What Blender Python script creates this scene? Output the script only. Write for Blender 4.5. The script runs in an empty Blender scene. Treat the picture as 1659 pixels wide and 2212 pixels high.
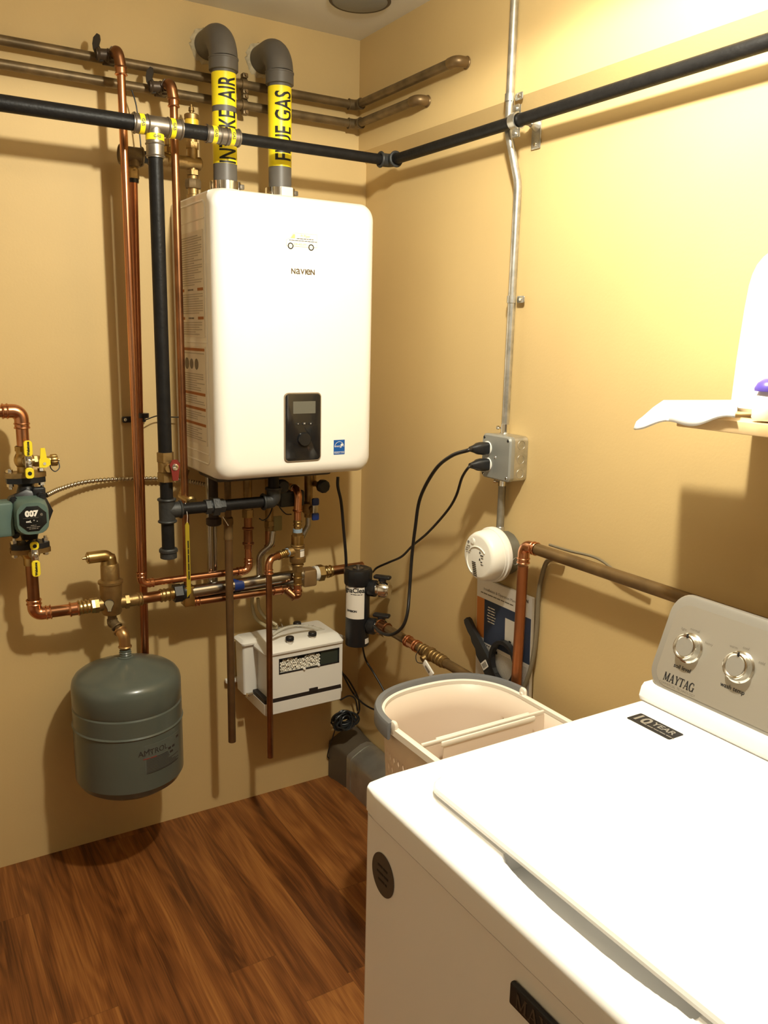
import bpy, bmesh, math, random
from mathutils import Vector, Matrix
random.seed(7)
PI = math.pi
SC = bpy.context.scene
COL = SC.collection

# ------------------------------------------------------------------ camera
cam_d = bpy.data.cameras.new('camera'); cam = bpy.data.objects.new('camera', cam_d); COL.objects.link(cam)
CR = Vector((0.8548, -0.5185, 0.0213)); CU = Vector((0.0890, 0.1869, 0.9783)); CF = Vector((0.5113, 0.8344, -0.2059))
m = Matrix((CR, CU, -CF)).transposed().to_4x4(); m.translation = Vector((-1.3081, -2.2782, 1.4538))
cam.matrix_world = m
cam_d.sensor_width = 36; cam_d.sensor_fit = 'AUTO'; cam_d.lens = 29.253
cam_d.clip_start = .02
SC.camera = cam
# ------------------------------------------------------------------ light
w = bpy.data.worlds.new('world'); SC.world = w; w.use_nodes = True
w.node_tree.nodes['Background'].inputs[0].default_value = (1, .93, .78, 1)
w.node_tree.nodes['Background'].inputs[1].default_value = .008
def lamp(name, loc, watts, size, colour):
    l = bpy.data.lights.new(name, 'POINT'); l.energy = watts; l.shadow_soft_size = size; l.color = colour
    o = bpy.data.objects.new(name, l); o.location = loc; COL.objects.link(o); return o
LP = (-.56, -1.38, 2.125)
bulb = lamp('ceiling_bulb', LP, 30, .035, (1, .955, .80))
shade = bpy.data.lights.new('bulb_below_rim', 'SPOT'); shade.energy = 53; shade.shadow_soft_size = .035; shade.color = (1, .955, .80); shade.spot_size = PI; shade.spot_blend = .12
so = bpy.data.objects.new('bulb_below_rim', shade); so.location = LP; COL.objects.link(so)
SC.view_settings.view_transform = 'Standard'; SC.view_settings.look = 'None'
SC.view_settings.gamma = 1; SC.view_settings.use_curve_mapping = False
SC.view_settings.exposure = 0.0

# ------------------------------------------------------------------ materials
MATS = {}
def mat(name, col, rough=.5, metal=0., var=0., vscale=12., bump=0., bscale=60., coat=0., col2=None, spec=.5, trans=0., ior=1.45):
    if name in MATS: return MATS[name]
    M = bpy.data.materials.new(name); M.use_nodes = True; nt = M.node_tree; b = nt.nodes['Principled BSDF']
    b.inputs['Base Color'].default_value = (*col, 1); b.inputs['Roughness'].default_value = rough
    b.inputs['Metallic'].default_value = metal; b.inputs['Specular IOR Level'].default_value = spec
    b.inputs['Coat Weight'].default_value = coat; b.inputs['Coat Roughness'].default_value = .08
    b.inputs['Transmission Weight'].default_value = trans; b.inputs['IOR'].default_value = ior
    geo = nt.nodes.new('ShaderNodeNewGeometry')
    if var or col2:
        n = nt.nodes.new('ShaderNodeTexNoise'); n.inputs['Scale'].default_value = vscale; n.inputs['Detail'].default_value = 4
        nt.links.new(geo.outputs['Position'], n.inputs['Vector'])
        r = nt.nodes.new('ShaderNodeMapRange'); r.inputs[1].default_value = .35; r.inputs[2].default_value = .65
        nt.links.new(n.outputs[0], r.inputs[0])
        mx = nt.nodes.new('ShaderNodeMix'); mx.data_type = 'RGBA'
        c2 = col2 if col2 else tuple(c*(1-var) for c in col)
        mx.inputs['A'].default_value = (*col, 1); mx.inputs['B'].default_value = (*c2, 1)
        nt.links.new(r.outputs[0], mx.inputs['Factor']); nt.links.new(mx.outputs['Result'], b.inputs['Base Color'])
    if bump:
        n = nt.nodes.new('ShaderNodeTexNoise'); n.inputs['Scale'].default_value = bscale; n.inputs['Detail'].default_value = 3
        nt.links.new(geo.outputs['Position'], n.inputs['Vector'])
        bp = nt.nodes.new('ShaderNodeBump'); bp.inputs['Strength'].default_value = bump; bp.inputs['Distance'].default_value = .002
        nt.links.new(n.outputs[0], bp.inputs['Height']); nt.links.new(bp.outputs[0], b.inputs['Normal'])
    MATS[name] = M; return M
WALL = mat('tan_wall_paint', (.60, .430, .195), .55, var=.05, vscale=3, bump=.12, bscale=160, spec=.3)
CEIL = mat('ceiling_paint', (.74, .70, .60), .8, var=.04, vscale=4, bump=.1, bscale=200)
COPPER = mat('bright_copper', (.72, .355, .19), .27, 1., vscale=9, col2=(.46, .20, .10), bump=.1, bscale=30)
COPPERD = mat('dull_copper', (.38, .175, .08), .36, 1., vscale=14, col2=(.24, .11, .05))
BROWN = mat('aged_copper', (.19, .128, .06), .45, .45, vscale=25, col2=(.105, .072, .034), bump=.2, bscale=90)
BROWN2 = mat('tarnished_copper', (.215, .135, .055), .42, .55, vscale=18, col2=(.14, .086, .036))
BRASS = mat('brass', (.56, .40, .17), .32, 1., vscale=16, col2=(.36, .25, .10))
BRASSD = mat('cast_brass', (.40, .27, .11), .45, .9, vscale=30, col2=(.28, .18, .07), bump=.3, bscale=120)
BLACKP = mat('black_pipe_paint', (.012, .011, .0105), .45, var=.3, vscale=40, bump=.3, bscale=150, spec=.2)
IRON = mat('malleable_iron', (.052, .053, .052), .5, .45, var=.3, vscale=40, bump=.4, bscale=150)
STEELF = mat('carbon_steel_fitting', (.30, .27, .23), .38, .9, vscale=30, col2=(.20, .17, .14))
STEEL = mat('stainless_steel', (.55, .53, .48), .22, 1., vscale=8, col2=(.42, .40, .36))
ZINC = mat('galvanized_steel', (.62, .61, .57), .33, .9, vscale=45, col2=(.42, .42, .39), bump=.1)
DUCTM = mat('duct_sheet_metal', (.46, .45, .40), .34, .7, vscale=10, col2=(.30, .29, .25), bump=.25, bscale=18)
CHROME = mat('chrome', (.8, .78, .73), .14, 1.)
PVC = mat('grey_pvc', (.120, .108, .094), .45, var=.1, vscale=20)
WHITE = mat('white_enamel', (.90, .87, .80), .28, coat=.2)
WHITEP = mat('white_plastic', (.80, .77, .70), .4)
WASH = mat('washer_enamel', (.93, .92, .90), .22, coat=.3)
YEL = mat('yellow_label', (.92, .74, .02), .35)
YELH = mat('yellow_plastic', (.90, .72, .03), .4)
INK = mat('black_ink', (.012, .011, .012), .5)
GREYINK = mat('grey_ink', (.22, .19, .15), .7)
ORANGE = mat('orange_ink', (.62, .22, .05), .6)
BLACK = mat('black_plastic', (.012, .012, .013), .38)
RUBBER = mat('black_cable', (.014, .012, .011), .35)
GREEN = mat('green_paint', (.105, .165, .140), .42, var=.12, vscale=30)
TANK = mat('tank_enamel', (.092, .106, .088), .28, coat=.25, var=.08, vscale=8)
RED = mat('red_handle', (.17, .018, .012), .4)
BLUE = mat('blue_vinyl', (.010, .030, .15), .35)
ENERGY = mat('energy_blue', (.008, .09, .34), .4)
BASK = mat('basket_plastic', (.86, .72, .58), .42)
BASKW = mat('basket_rim_plastic', (.92, .86, .74), .4)
BGREY = mat('grey_handle_plastic', (.19, .195, .20), .4)
CONSOLE = mat('console_silver', (.40, .38, .34), .38, .55)
PAPER = mat('paper', (.82, .76, .66), .6)
NAVY = mat('navy_ink', (.03, .045, .09), .5)
WOOD = mat('shelf_pine', (.78, .58, .32), .5, vscale=20, col2=(.70, .48, .24))
SCREEN = mat('display_grey', (.13, .125, .10), .25)
VIOLET = mat('violet_cap', (.12, .08, .45), .35)
DKGLASS = mat('dark_window', (.03, .034, .03), .12)
FOAM = mat('sealant_foam', (.62, .52, .33), .8, var=.3, vscale=60, bump=.8, bscale=90)
BEAD = mat('marble_chips', (.85, .80, .68), .6, var=.15, vscale=120)
CLEAR = mat('clear_vinyl', (.80, .78, .70), .12, trans=.75, ior=1.2)
BAG = mat('polythene', (.97, .96, .94), .06, trans=1., ior=1.03)

def floor_material():
    M = bpy.data.materials.new('oak_laminate'); M.use_nodes = True; nt = M.node_tree; b = nt.nodes['Principled BSDF']
    L = nt.links.new; N = nt.nodes.new
    geo = N('ShaderNodeNewGeometry'); sep = N('ShaderNodeSeparateXYZ'); L(geo.outputs['Position'], sep.inputs[0])
    def math_(op, a, b_=None, c=None):
        n = N('ShaderNodeMath'); n.operation = op
        for i, v in enumerate((a, b_, c)):
            if v is None: continue
            if hasattr(v, 'links'): L(v, n.inputs[i])
            else: n.inputs[i].default_value = v
        return n.outputs[0]
    PW, PL = .121, 1.2
    u = math_('DIVIDE', sep.outputs[0], PW); row = math_('FLOOR', u); fu = math_('FRACT', u)
    off = math_('FRACT', math_('MULTIPLY', math_('SINE', math_('MULTIPLY', row, 12.9898)), 43758.5))
    v = math_('ADD', math_('DIVIDE', sep.outputs[1], PL), off); col = math_('FLOOR', v); fv = math_('FRACT', v)
    # each board is printed as three strips
    cid = N('ShaderNodeCombineXYZ'); L(row, cid.inputs[0]); L(col, cid.inputs[1])
    wn = N('ShaderNodeTexWhiteNoise'); wn.noise_dimensions = '3D'; L(cid.outputs[0], wn.inputs['Vector'])
    sw = N('ShaderNodeSeparateColor'); L(wn.outputs['Color'], sw.inputs[0])
    # grain coordinates, shifted per board
    gx = math_('ADD', sep.outputs[0], math_('MULTIPLY', sw.outputs[0], 7.)); gy = math_('ADD', sep.outputs[1], math_('MULTIPLY', sw.outputs[1], 11.))
    def vec(ax, ay):
        c = N('ShaderNodeCombineXYZ'); L(math_('MULTIPLY', gx, ax), c.inputs[0]); L(math_('MULTIPLY', gy, ay), c.inputs[1]); return c.outputs[0]
    big = N('ShaderNodeTexNoise'); big.inputs['Scale'].default_value = 1; big.inputs['Detail'].default_value = 2; L(vec(9, 1.0), big.inputs['Vector'])
    rings = math_('SINE', math_('MULTIPLY', big.outputs[0], 95.))
    fine = N('ShaderNodeTexNoise'); fine.inputs['Scale'].default_value = 1; fine.inputs['Detail'].default_value = 4; L(vec(300, 6), fine.inputs['Vector'])
    soft = N('ShaderNodeTexNoise'); soft.inputs['Scale'].default_value = 1; soft.inputs['Detail'].default_value = 3; L(vec(17, .9), soft.inputs['Vector'])
    t = math_('ADD', math_('MULTIPLY', rings, .085), math_('MULTIPLY', fine.outputs[0], .80))
    t = math_('ADD', t, math_('MULTIPLY', soft.outputs[0], 1.5)); t = math_('ADD', t, math_('MULTIPLY', sw.outputs[2], .40)); t = math_('SUBTRACT', t, .84)
    ramp = N('ShaderNodeValToRGB'); e = ramp.color_ramp.elements
    e[0].position = .08; e[0].color = (.075, .024, .006, 1); e[1].position = .92; e[1].color = (.36, .145, .036, 1)
    k = e.new(.45); k.color = (.19, .064, .0155, 1)
    L(t, ramp.inputs[0])
    d = math_('MINIMUM', math_('MULTIPLY', math_('MINIMUM', fu, math_('SUBTRACT', 1., fu)), PW), math_('MULTIPLY', math_('MINIMUM', fv, math_('SUBTRACT', 1., fv)), PL))
    seam = math_('LESS_THAN', d, .0009)
    mx = N('ShaderNodeMix'); mx.data_type = 'RGBA'; L(math_('MULTIPLY', seam, .45), mx.inputs['Factor']); L(ramp.outputs[0], mx.inputs['A']); mx.inputs['B'].default_value = (.08, .03, .01, 1)
    L(mx.outputs['Result'], b.inputs['Base Color'])
    b.inputs['Roughness'].default_value = .38; b.inputs['Specular IOR Level'].default_value = .35
    bp = N('ShaderNodeBump'); bp.inputs['Strength'].default_value = .12; bp.inputs['Distance'].default_value = .001; L(fine.outputs[0], bp.inputs['Height']); L(bp.outputs[0], b.inputs['Normal'])
    return M
FLOORM = floor_material()

# ------------------------------------------------------------------ mesh helpers
ORG = {}
def V(p): return Vector(p)
def frame(d, up=None):
    d = Vector(d).normalized(); up = Vector(up) if up else (Vector((0, 0, 1)) if abs(d.z) < .95 else Vector((0, -1, 0)))
    a = up.cross(d).normalized(); return a, d.cross(a).normalized(), d
def arc_path(pts, R, n=7):
    pts = [V(p) for p in pts]; out = [pts[0]]; cor = []
    for i in range(1, len(pts)-1):
        a, b, c = pts[i-1], pts[i], pts[i+1]; d0 = (a-b).normalized(); d1 = (c-b).normalized()
        ang = d0.angle(d1); 
        if ang > PI-.02: out.append(b); continue
        t = min(R/math.tan(ang/2), .48*(a-b).length, .48*(c-b).length); r = t*math.tan(ang/2)
        p0 = b+d0*t; p1 = b+d1*t; cen = b+(d0+d1).normalized()*(r/math.sin(ang/2))
        v0 = p0-cen; v1 = p1-cen; th = v0.angle(v1); seg = []
        for k in range(n+1):
            s = k/n; seg.append(cen+(v0*math.sin((1-s)*th)+v1*math.sin(s*th))/math.sin(th))
        out += seg; cor.append(seg)
    out.append(pts[-1]); return out, cor
def smooth_path(pts, n=8):
    pts = [V(p) for p in pts]; P = [pts[0]*2-pts[1]]+pts+[pts[-1]*2-pts[-2]]; out = []
    for i in range(1, len(P)-2):
        for k in range(n):
            t = k/n; a, b, c, d = P[i-1:i+3]
            out.append(.5*((2*b)+(c-a)*t+(2*a-5*b+4*c-d)*t*t+(3*b-a-3*c+d)*t**3))
    out.append(pts[-1]); return out
class MB:
    def __init__(s): s.v = []; s.f = []
    def loft(s, loops, caps=(True, True), closed=True):
        b0 = len(s.v); n = len(loops[0])
        for L in loops: s.v += [V(p) for p in L]
        for i in range(len(loops)-1):
            for j in range(n if closed else n-1):
                k = (j+1) % n; s.f.append((b0+i*n+j, b0+i*n+k, b0+(i+1)*n+k, b0+(i+1)*n+j))
        if caps[0]: s.f.append(tuple(b0+j for j in reversed(range(n))))
        if caps[1]: s.f.append(tuple(b0+(len(loops)-1)*n+j for j in range(n)))
        return s
    def tube(s, pts, r, seg=16, caps=True):
        pts = [V(p) for p in pts]; rs = r if isinstance(r, (list, tuple)) else [r]*len(pts)
        d = (pts[1]-pts[0]).normalized(); a, b, _ = frame(d); loops = []
        for i, p in enumerate(pts):
            if i == 0: t = pts[1]-p
            elif i == len(pts)-1: t = p-pts[i-1]
            else: t = (pts[i+1]-p).normalized()+(p-pts[i-1]).normalized()
            t = t.normalized() if t.length > 1e-9 else d
            q = d.rotation_difference(t); a = q @ a; b = q @ b; d = t
            loops.append([p+(a*math.cos(2*PI*k/seg)+b*math.sin(2*PI*k/seg))*rs[i] for k in range(seg)])
        return s.loft(loops, (caps, caps))
    def cyl(s, p0, p1, r, r1=None, seg=20):
        return s.tube([p0, p1], [r, r if r1 is None else r1], seg)
    def hexn(s, p0, p1, r): return s.cyl(p0, p1, r, seg=6)
    def lathe(s, o, d, prof, seg=32, caps=True):
        o = V(o); a, b, d = frame(d)
        return s.loft([[o+d*t+(a*math.cos(2*PI*k/seg)+b*math.sin(2*PI*k/seg))*max(r, 1e-5) for k in range(seg)] for t, r in prof], (caps, caps))
    def box(s, lo, hi):
        (x0, y0, z0), (x1, y1, z1) = lo, hi; b = len(s.v)
        s.v += [V(p) for p in ((x0,y0,z0),(x1,y0,z0),(x1,y1,z0),(x0,y1,z0),(x0,y0,z1),(x1,y0,z1),(x1,y1,z1),(x0,y1,z1))]
        s.f += [tuple(b+i for i in f) for f in ((0,3,2,1),(4,5,6,7),(0,1,5,4),(1,2,6,5),(2,3,7,6),(3,0,4,7))]; return s
    def rr(s, o, ux, uy, uz, secs, n=5, caps=(True, True)):
        # lofted rounded rectangles; each section is (t along uz, width, height, corner radius)
        o, ux, uy, uz = V(o), V(ux), V(uy), V(uz); loops = []
        for sec in secs:
            t, w_, h_, r = sec[:4]; du, dv = (sec[4], sec[5]) if len(sec) > 4 else (0, 0); r = min(max(r, 1e-5), w_/2, h_/2); L = []
            for cx, cy, a0 in ((1, 1, 0), (-1, 1, PI/2), (-1, -1, PI), (1, -1, 1.5*PI)):
                for k in range(n+1):
                    a = a0+PI/2*k/n; L.append(o+uz*t+ux*(du+cx*(w_/2-r)+r*math.cos(a))+uy*(dv+cy*(h_/2-r)+r*math.sin(a)))
            loops.append(L)
        return s.loft(loops, caps)
    def rbox(s, c, ux, uy, uz, w_, h_, d_, r=.003, e=None):
        # box centred on c with rounded edges
        e = min(r, d_/2) if e is None else e
        return s.rr(c, ux, uy, uz, [(-d_/2, w_-2*e, h_-2*e, r), (-d_/2+e*.3, w_-.6*e, h_-.6*e, r), (-d_/2+e, w_, h_, r), (d_/2-e, w_, h_, r), (d_/2-e*.3, w_-.6*e, h_-.6*e, r), (d_/2, w_-2*e, h_-2*e, r)])
    def prism(s, o, ux, uy, uz, poly, d0, d1):
        o, ux, uy, uz = V(o), V(ux), V(uy), V(uz)
        return s.loft([[o+ux*x+uy*y+uz*d for x, y in poly] for d in (d0, d1)])
    def sphere(s, c, r, seg=10, rings=6, sc=(1, 1, 1)):
        c = V(c); return s.loft([[c+Vector((sc[0]*math.cos(2*PI*k/seg)*math.sin(PI*i/rings), sc[1]*math.sin(2*PI*k/seg)*math.sin(PI*i/rings), -sc[2]*math.cos(PI*i/rings)))*r if 0 < i < rings else c+Vector((math.cos(2*PI*k/seg)*1e-4, math.sin(2*PI*k/seg)*1e-4, (-1 if i == 0 else 1)*r*sc[2])) for k in range(seg)] for i in range(rings+1)])
    def torus(s, c, ax, R, r, seg=24, n=8):
        c = V(c); a, b, d = frame(ax); base = len(s.v)
        for i in range(seg):
            t = 2*PI*i/seg; u = a*math.cos(t)+b*math.sin(t)
            for k in range(n):
                q = 2*PI*k/n; s.v.append(c+u*(R+r*math.cos(q))+d*r*math.sin(q))
        for i in range(seg):
            for k in range(n):
                s.f.append((base+i*n+k, base+((i+1) % seg)*n+k, base+((i+1) % seg)*n+(k+1) % n, base+i*n+(k+1) % n))
        return s
    def build(s, name, M, parent=None, sharp=38, weld=0.):
        me = bpy.data.meshes.new(name)
        if parent is not None: org = ORG[parent.name]
        else:
            lo = [min(p[i] for p in s.v) for i in range(3)]; hi = [max(p[i] for p in s.v) for i in range(3)]
            org = Vector(((lo[0]+hi[0])/2, (lo[1]+hi[1])/2, lo[2]))
        me.from_pydata([tuple(V(p)-org) for p in s.v], [], s.f)
        bm = bmesh.new(); bm.from_mesh(me)
        if weld: bmesh.ops.remove_doubles(bm, verts=bm.verts, dist=weld)
        bmesh.ops.recalc_face_normals(bm, faces=bm.faces); bm.to_mesh(me); bm.free()
        me.shade_smooth(); me.set_sharp_from_angle(angle=math.radians(sharp))
        me.materials.append(M); o = bpy.data.objects.new(name, me); COL.objects.link(o)
        if parent is not None: o.parent = parent
        else: o.location = org
        ORG[o.name] = org
        return o
def tag(o, label, cat, group=None, kind=None):
    o['label'] = label; o['category'] = cat
    if group: o['group'] = group
    if kind: o['kind'] = kind
    return o
def thing(name, loc, label, cat, group=None):
    o = bpy.data.objects.new(name, None); o.empty_display_size = .02; o.location = loc; COL.objects.link(o)
    ORG[o.name] = V(loc); return tag(o, label, cat, group)
def struct(name, mb, M):
    o = mb.build(name, M, sharp=15); o['kind'] = 'structure'; return o
def run(parent, pts, r, R=.03, M=COPPER, FM=None, ends=True, name='pipe', fit=1.14, bead=True, elbows=None):
    """a pipe of straight lengths and elbows; every elbow is a fitting of its own"""
    FM = FM or M; path, cor = arc_path(pts, R)
    MB().tube(path, r, 18).build(name, M, parent)
    for i, seg in enumerate(cor):
        if elbows is not None and i not in elbows: continue
        d0 = (seg[0]-seg[1]).normalized(); d1 = (seg[-1]-seg[-2]).normalized(); q = [seg[0]+d0*r*1.1]+seg+[seg[-1]+d1*r*1.1]
        e = MB().tube(q, r*fit, 18)
        if bead:
            e.torus(q[0], d0, r*fit, r*.16, 20, 6).torus(q[-1], d1, r*fit, r*.16, 20, 6)
        e.build('elbow', FM, parent)
def coupling(mb, p0, p1, r, bead=.16):
    p0, p1 = V(p0), V(p1); d = (p1-p0).normalized(); mb.cyl(p0, p1, r); mb.torus(p0, d, r, r*bead, 20, 6); mb.torus(p1, d, r, r*bead, 20, 6); return mb
def cable(name, pts, r, M=RUBBER, parent=None, n=8, seg=10):
    return MB().tube(smooth_path(pts, n), r, seg).build(name, M, parent)
def text_mesh(body, size, M, parent, place, name='lettering', bold=0., depth=.0003, cuts=0, ax=.5, sx=1., space=1., fit=0.):
    """built-in font turned into mesh; place(x, y, h) maps flat text coordinates to the surface"""
    if body.startswith('~'):                 # print too small to read: a row of word-length strokes
        n = int(body[1:]); rnd = random.Random(n*7+int(size*1e5)); x = -n*size*.29; mb = MB(); hh = size*.22
        while x < n*size*.29:
            L = size*rnd.uniform(1.2, 3.2); x1 = min(x+L, n*size*.29); K = 5
            mb.loft([[V(place(x+(x1-x)*k/K, y, h)) for y, h in ((-hh, 0), (hh, 0), (hh, depth), (-hh, depth))] for k in range(K+1)]); x = x1+size*.35
        return mb.build('small_print', M, parent)
    c = bpy.data.curves.new('t', 'FONT'); c.body = body; c.size = size; c.offset = bold; c.space_character = space; c.align_x = 'CENTER' if ax == .5 else 'LEFT'; c.align_y = 'CENTER'; c.resolution_u = 3
    o = bpy.data.objects.new('t', c); COL.objects.link(o); bpy.context.view_layer.update()
    me = bpy.data.meshes.new_from_object(o.evaluated_get(bpy.context.evaluated_depsgraph_get()))
    bpy.data.objects.remove(o); bpy.data.curves.remove(c)
    bm = bmesh.new(); bm.from_mesh(me); bpy.data.meshes.remove(me)
    if fit:
        ys = [v.co.y for v in bm.verts]; xs = [v.co.x for v in bm.verts]; k = fit/(max(ys)-min(ys)); cx, cy = (max(xs)+min(xs))/2, (max(ys)+min(ys))/2
        for v in bm.verts: v.co.x = (v.co.x-cx)*k; v.co.y = (v.co.y-cy)*k
    if cuts:
        ys = [v.co.y for v in bm.verts]; lo, hi = min(ys), max(ys); xs = [v.co.x for v in bm.verts]
        for k in range(1, cuts):
            bmesh.ops.bisect_plane(bm, geom=bm.verts[:]+bm.edges[:]+bm.faces[:], plane_co=(0, lo+(hi-lo)*k/cuts, 0), plane_no=(0, 1, 0))
        for k in range(1, cuts*2):
            bmesh.ops.bisect_plane(bm, geom=bm.verts[:]+bm.edges[:]+bm.faces[:], plane_co=(min(xs)+(max(xs)-min(xs))*k/cuts/2, 0, 0), plane_no=(1, 0, 0))
    org = ORG[parent.name]
    for v in bm.verts: v.co = V(place(v.co.x*sx, v.co.y, depth))-org
    me = bpy.data.meshes.new(name); bm.to_mesh(me); bm.free(); me.materials.append(M)
    o = bpy.data.objects.new(name, me); COL.objects.link(o); o.parent = parent; ORG[o.name] = org; return o
def flat(o, ux, uy):
    o, ux, uy = V(o), V(ux), V(uy); n = ux.cross(uy).normalized()
    return lambda x, y, h: o+ux*x+uy*y+n*h
def patch(name, M, parent, o, ux, uy, w_, h_, r=.002, t=.0004):
    n = V(ux).cross(V(uy)).normalized()
    return MB().rr(o, ux, uy, n, [(-.0003, w_, h_, r), (t, w_, h_, r)]).build(name, M, parent)
SERIF = {'M': [(.10,0,.10,1,.09),(.12,1,.50,.08,.19),(.50,.08,.88,1,.08),(.88,0,.88,1,.19),(0,.04,.22,.04,.08),(.70,.04,1.06,.04,.08),(0,.96,.20,.96,.08),(.80,.96,1.06,.96,.08)],
    'A': [(.12,0,.46,1,.08),(.46,1,.80,0,.20),(.24,.34,.70,.34,.08),(0,.04,.26,.04,.08),(.60,.04,1.0,.04,.08)],
    'Y': [(.14,1,.46,.46,.19),(.80,1,.46,.46,.08),(.46,0,.46,.5,.19),(.28,.04,.66,.04,.08),(0,.96,.34,.96,.08),(.66,.96,.96,.96,.08)],
    'T': [(.42,0,.42,1,.19),(0,.95,.84,.95,.10),(.03,.74,.03,.98,.06),(.81,.74,.81,.98,.06),(.24,.04,.62,.04,.08)],
    'G': [(.45+.38*math.cos(math.radians(a)), .5+.48*math.sin(math.radians(a)), .45+.38*math.cos(math.radians(a+17)), .5+.48*math.sin(math.radians(a+17)), .10+.10*max(0, -math.cos(math.radians(a+8)))) for a in range(40, 325, 15)]+[(.80,0,.80,.44,.17),(.62,.44,.98,.44,.08),(.76,.68,.76,.98,.06)]}
SWID = {'M': 1.16, 'A': 1.02, 'Y': .94, 'T': .92, 'G': 1.0}
def serif_text(word, h, M, parent, place, sx=.78):
    tot = sum(SWID[c] for c in word)*h*sx; x = -tot/2; mb = MB(); lift = 0
    for c in word:
        for k, (x0, y0, x1, y1, w_) in enumerate(SERIF[c]):
            d = Vector((x1-x0, y1-y0)); n = Vector((-d.y, d.x)).normalized()*w_/2; q = .00002*(k % 5)
            mb.f.append(tuple(range(len(mb.v), len(mb.v)+4))); mb.v += [V(place(x+(px)*h*sx, (py-.5)*h, .0003+q)) for px, py in ((x0+n.x, y0+n.y), (x1+n.x, y1+n.y), (x1-n.x, y1-n.y), (x0-n.x, y0-n.y))]
        x += SWID[c]*h*sx
    return mb.build('lettering', M, parent)
X_, Y_, Z_ = (1, 0, 0), (0, 1, 0), (0, 0, 1); NX, NY, NZ = (-1, 0, 0), (0, -1, 0), (0, 0, -1)
def cylplace(c, r, th0, z0, vertical=False):
    """surface of an upright cylinder; angle 0 looks along -y and grows towards +x"""
    c = V(c)
    def f(x, y, h):
        if vertical: a = th0-y/r; z = z0+x
        else: a = th0+x/r; z = z0+y
        return Vector((c.x+math.sin(a)*(r+h), c.y-math.cos(a)*(r+h), z))
    return f
def cylpatch(name, M, parent, c, r, a0, a1, z0, z1, t=.0006, n=24):
    c = V(c); mb = MB(); L = []
    for k in range(n+1):
        a = a0+(a1-a0)*k/n; s, q = math.sin(a), -math.cos(a)
        L.append([(c.x+s*rr, c.y+q*rr, z) for rr, z in ((r-.0003, z0), (r+t, z0), (r+t, z1), (r-.0003, z1))])
    return mb.loft(L).build(name, M, parent)

# ------------------------------------------------------------------ room
H = 2.283
struct('floor', MB().box((-2.7, -3.3, -.05), (.1, .1, 0)), FLOORM)
struct('ceiling', MB().box((-2.7, -3.3, H), (.1, .1, H+.05)), CEIL)
struct('wall_back', MB().box((-2.7, 0, -.05), (.1, .1, H+.05)), WALL)
# right wall: the upper part stands 22 mm proud, with a sloped underside
struct('wall_right', MB().prism((0, 0, 0), X_, Z_, Y_, [(.1, -.05), (0, -.05), (0, 1.953), (-.027, 1.981), (-.027, H+.05), (.1, H+.05)], -3.3, 0), WALL)
PALE = mat('wall_bounce_pale', (.80, .75, .64), .6)  # unseen left wall: tone raised to bounce light onto the washer front
struct('wall_left', MB().box((-2.8, -3.3, -.05), (-2.7, .1, H+.05)), PALE)
struct('wall_front', MB().box((-2.8, -3.4, -.05), (.1, -3.3, H+.05)), mat('wall_bounce_dark', (.22, .19, .15), .6))  # unseen wall behind the camera, darkened to hold back bounced fill light

# ------------------------------------------------------------------ washing machine
wt = thing('washing_machine', (-.46, -1.747, 0), 'white top-load washing machine with a silver control console', 'washing machine')
WX0, WX1, WY0, WY1 = -.8, -.125, -2.09, -1.405; WC = ((WX0+WX1)/2, (WY0+WY1)/2, 0); WWX, WWY = WX1-WX0, WY1-WY0
MB().rr(WC, X_, Y_, Z_, [(.02, WWX-.008, WWY-.008, .012), (.832, WWX-.008, WWY-.008, .012)]).build('cabinet', WASH, wt)
for sx in (-.3, .3):
    for sy in (-.3, .3): MB().cyl((WC[0]+sx, WC[1]+sy, 0), (WC[0]+sx, WC[1]+sy, .025), .02).build('foot', BLACK, wt)
# top panel with the hand recess scooped out in front of the lid
mb = MB(); NXg, NYg = 76, 110; DZ = .8752
def deck_z(x, y):
    e = min(x-WX0, WX1-x, y-WY0, WY1-y); z = DZ
    if e < .008: z -= .008-math.sqrt(max(0, .008**2-(.008-e)**2))
    if abs(y+1.76) < .132:
        half = .018*math.sqrt(max(0, 1-((y+1.76)/.132)**2))**.8
        if -.736-half < x < -.700: z -= .022*min(1, (x+.736+half)/.010)*min(1, (-.700-x)/.01)
    qx, qy = abs(x-(LX0+LX1)/2)-(LX1-LX0)/2+.03, abs(y-(LY0+LY1)/2)-(LY1-LY0)/2+.03
    d = math.hypot(max(qx, 0), max(qy, 0))+min(max(qx, qy), 0)-.03      # shallow channel round the lid
    if 0 < d < .009: z -= .0035*min(1, d/.002, (.009-d)/.003)
    return z
LX0, LX1, LY0, LY1 = -.737, -.30, -2.035, -1.462
xs = sorted(set([WX0+.008*(1-math.cos(PI/2*k/5)) for k in range(6)]+[WX0+.008+(WWX-.016)*k/20 for k in range(21)]+[-.762+.001*k for k in range(64)]+[-.335+.003*k for k in range(18)]+[WX1-.008*(1-math.cos(PI/2*k/5)) for k in range(6)]))
ys = sorted(set([WY0+.008*(1-math.cos(PI/2*k/5)) for k in range(6)]+[WY0+.008+(WWY-.016)*k/24 for k in range(25)]+[-1.895+.0045*k for k in range(61)]+[-1.502+.0015*k for k in range(34)]+[WY1-.008*(1-math.cos(PI/2*k/5)) for k in range(6)]))
def rcorner(x, y, r=.022):
    cx = WX0+r if x < WX0+r else (WX1-r if x > WX1-r else None); cy = WY0+r if y < WY0+r else (WY1-r if y > WY1-r else None)
    if cx is None or cy is None: return x, y
    dx, dy = x-cx, y-cy; m_ = max(abs(dx), abs(dy)); l = math.hypot(dx, dy)
    return (cx+dx*m_/l, cy+dy*m_/l) if l > 1e-9 else (x, y)
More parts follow.
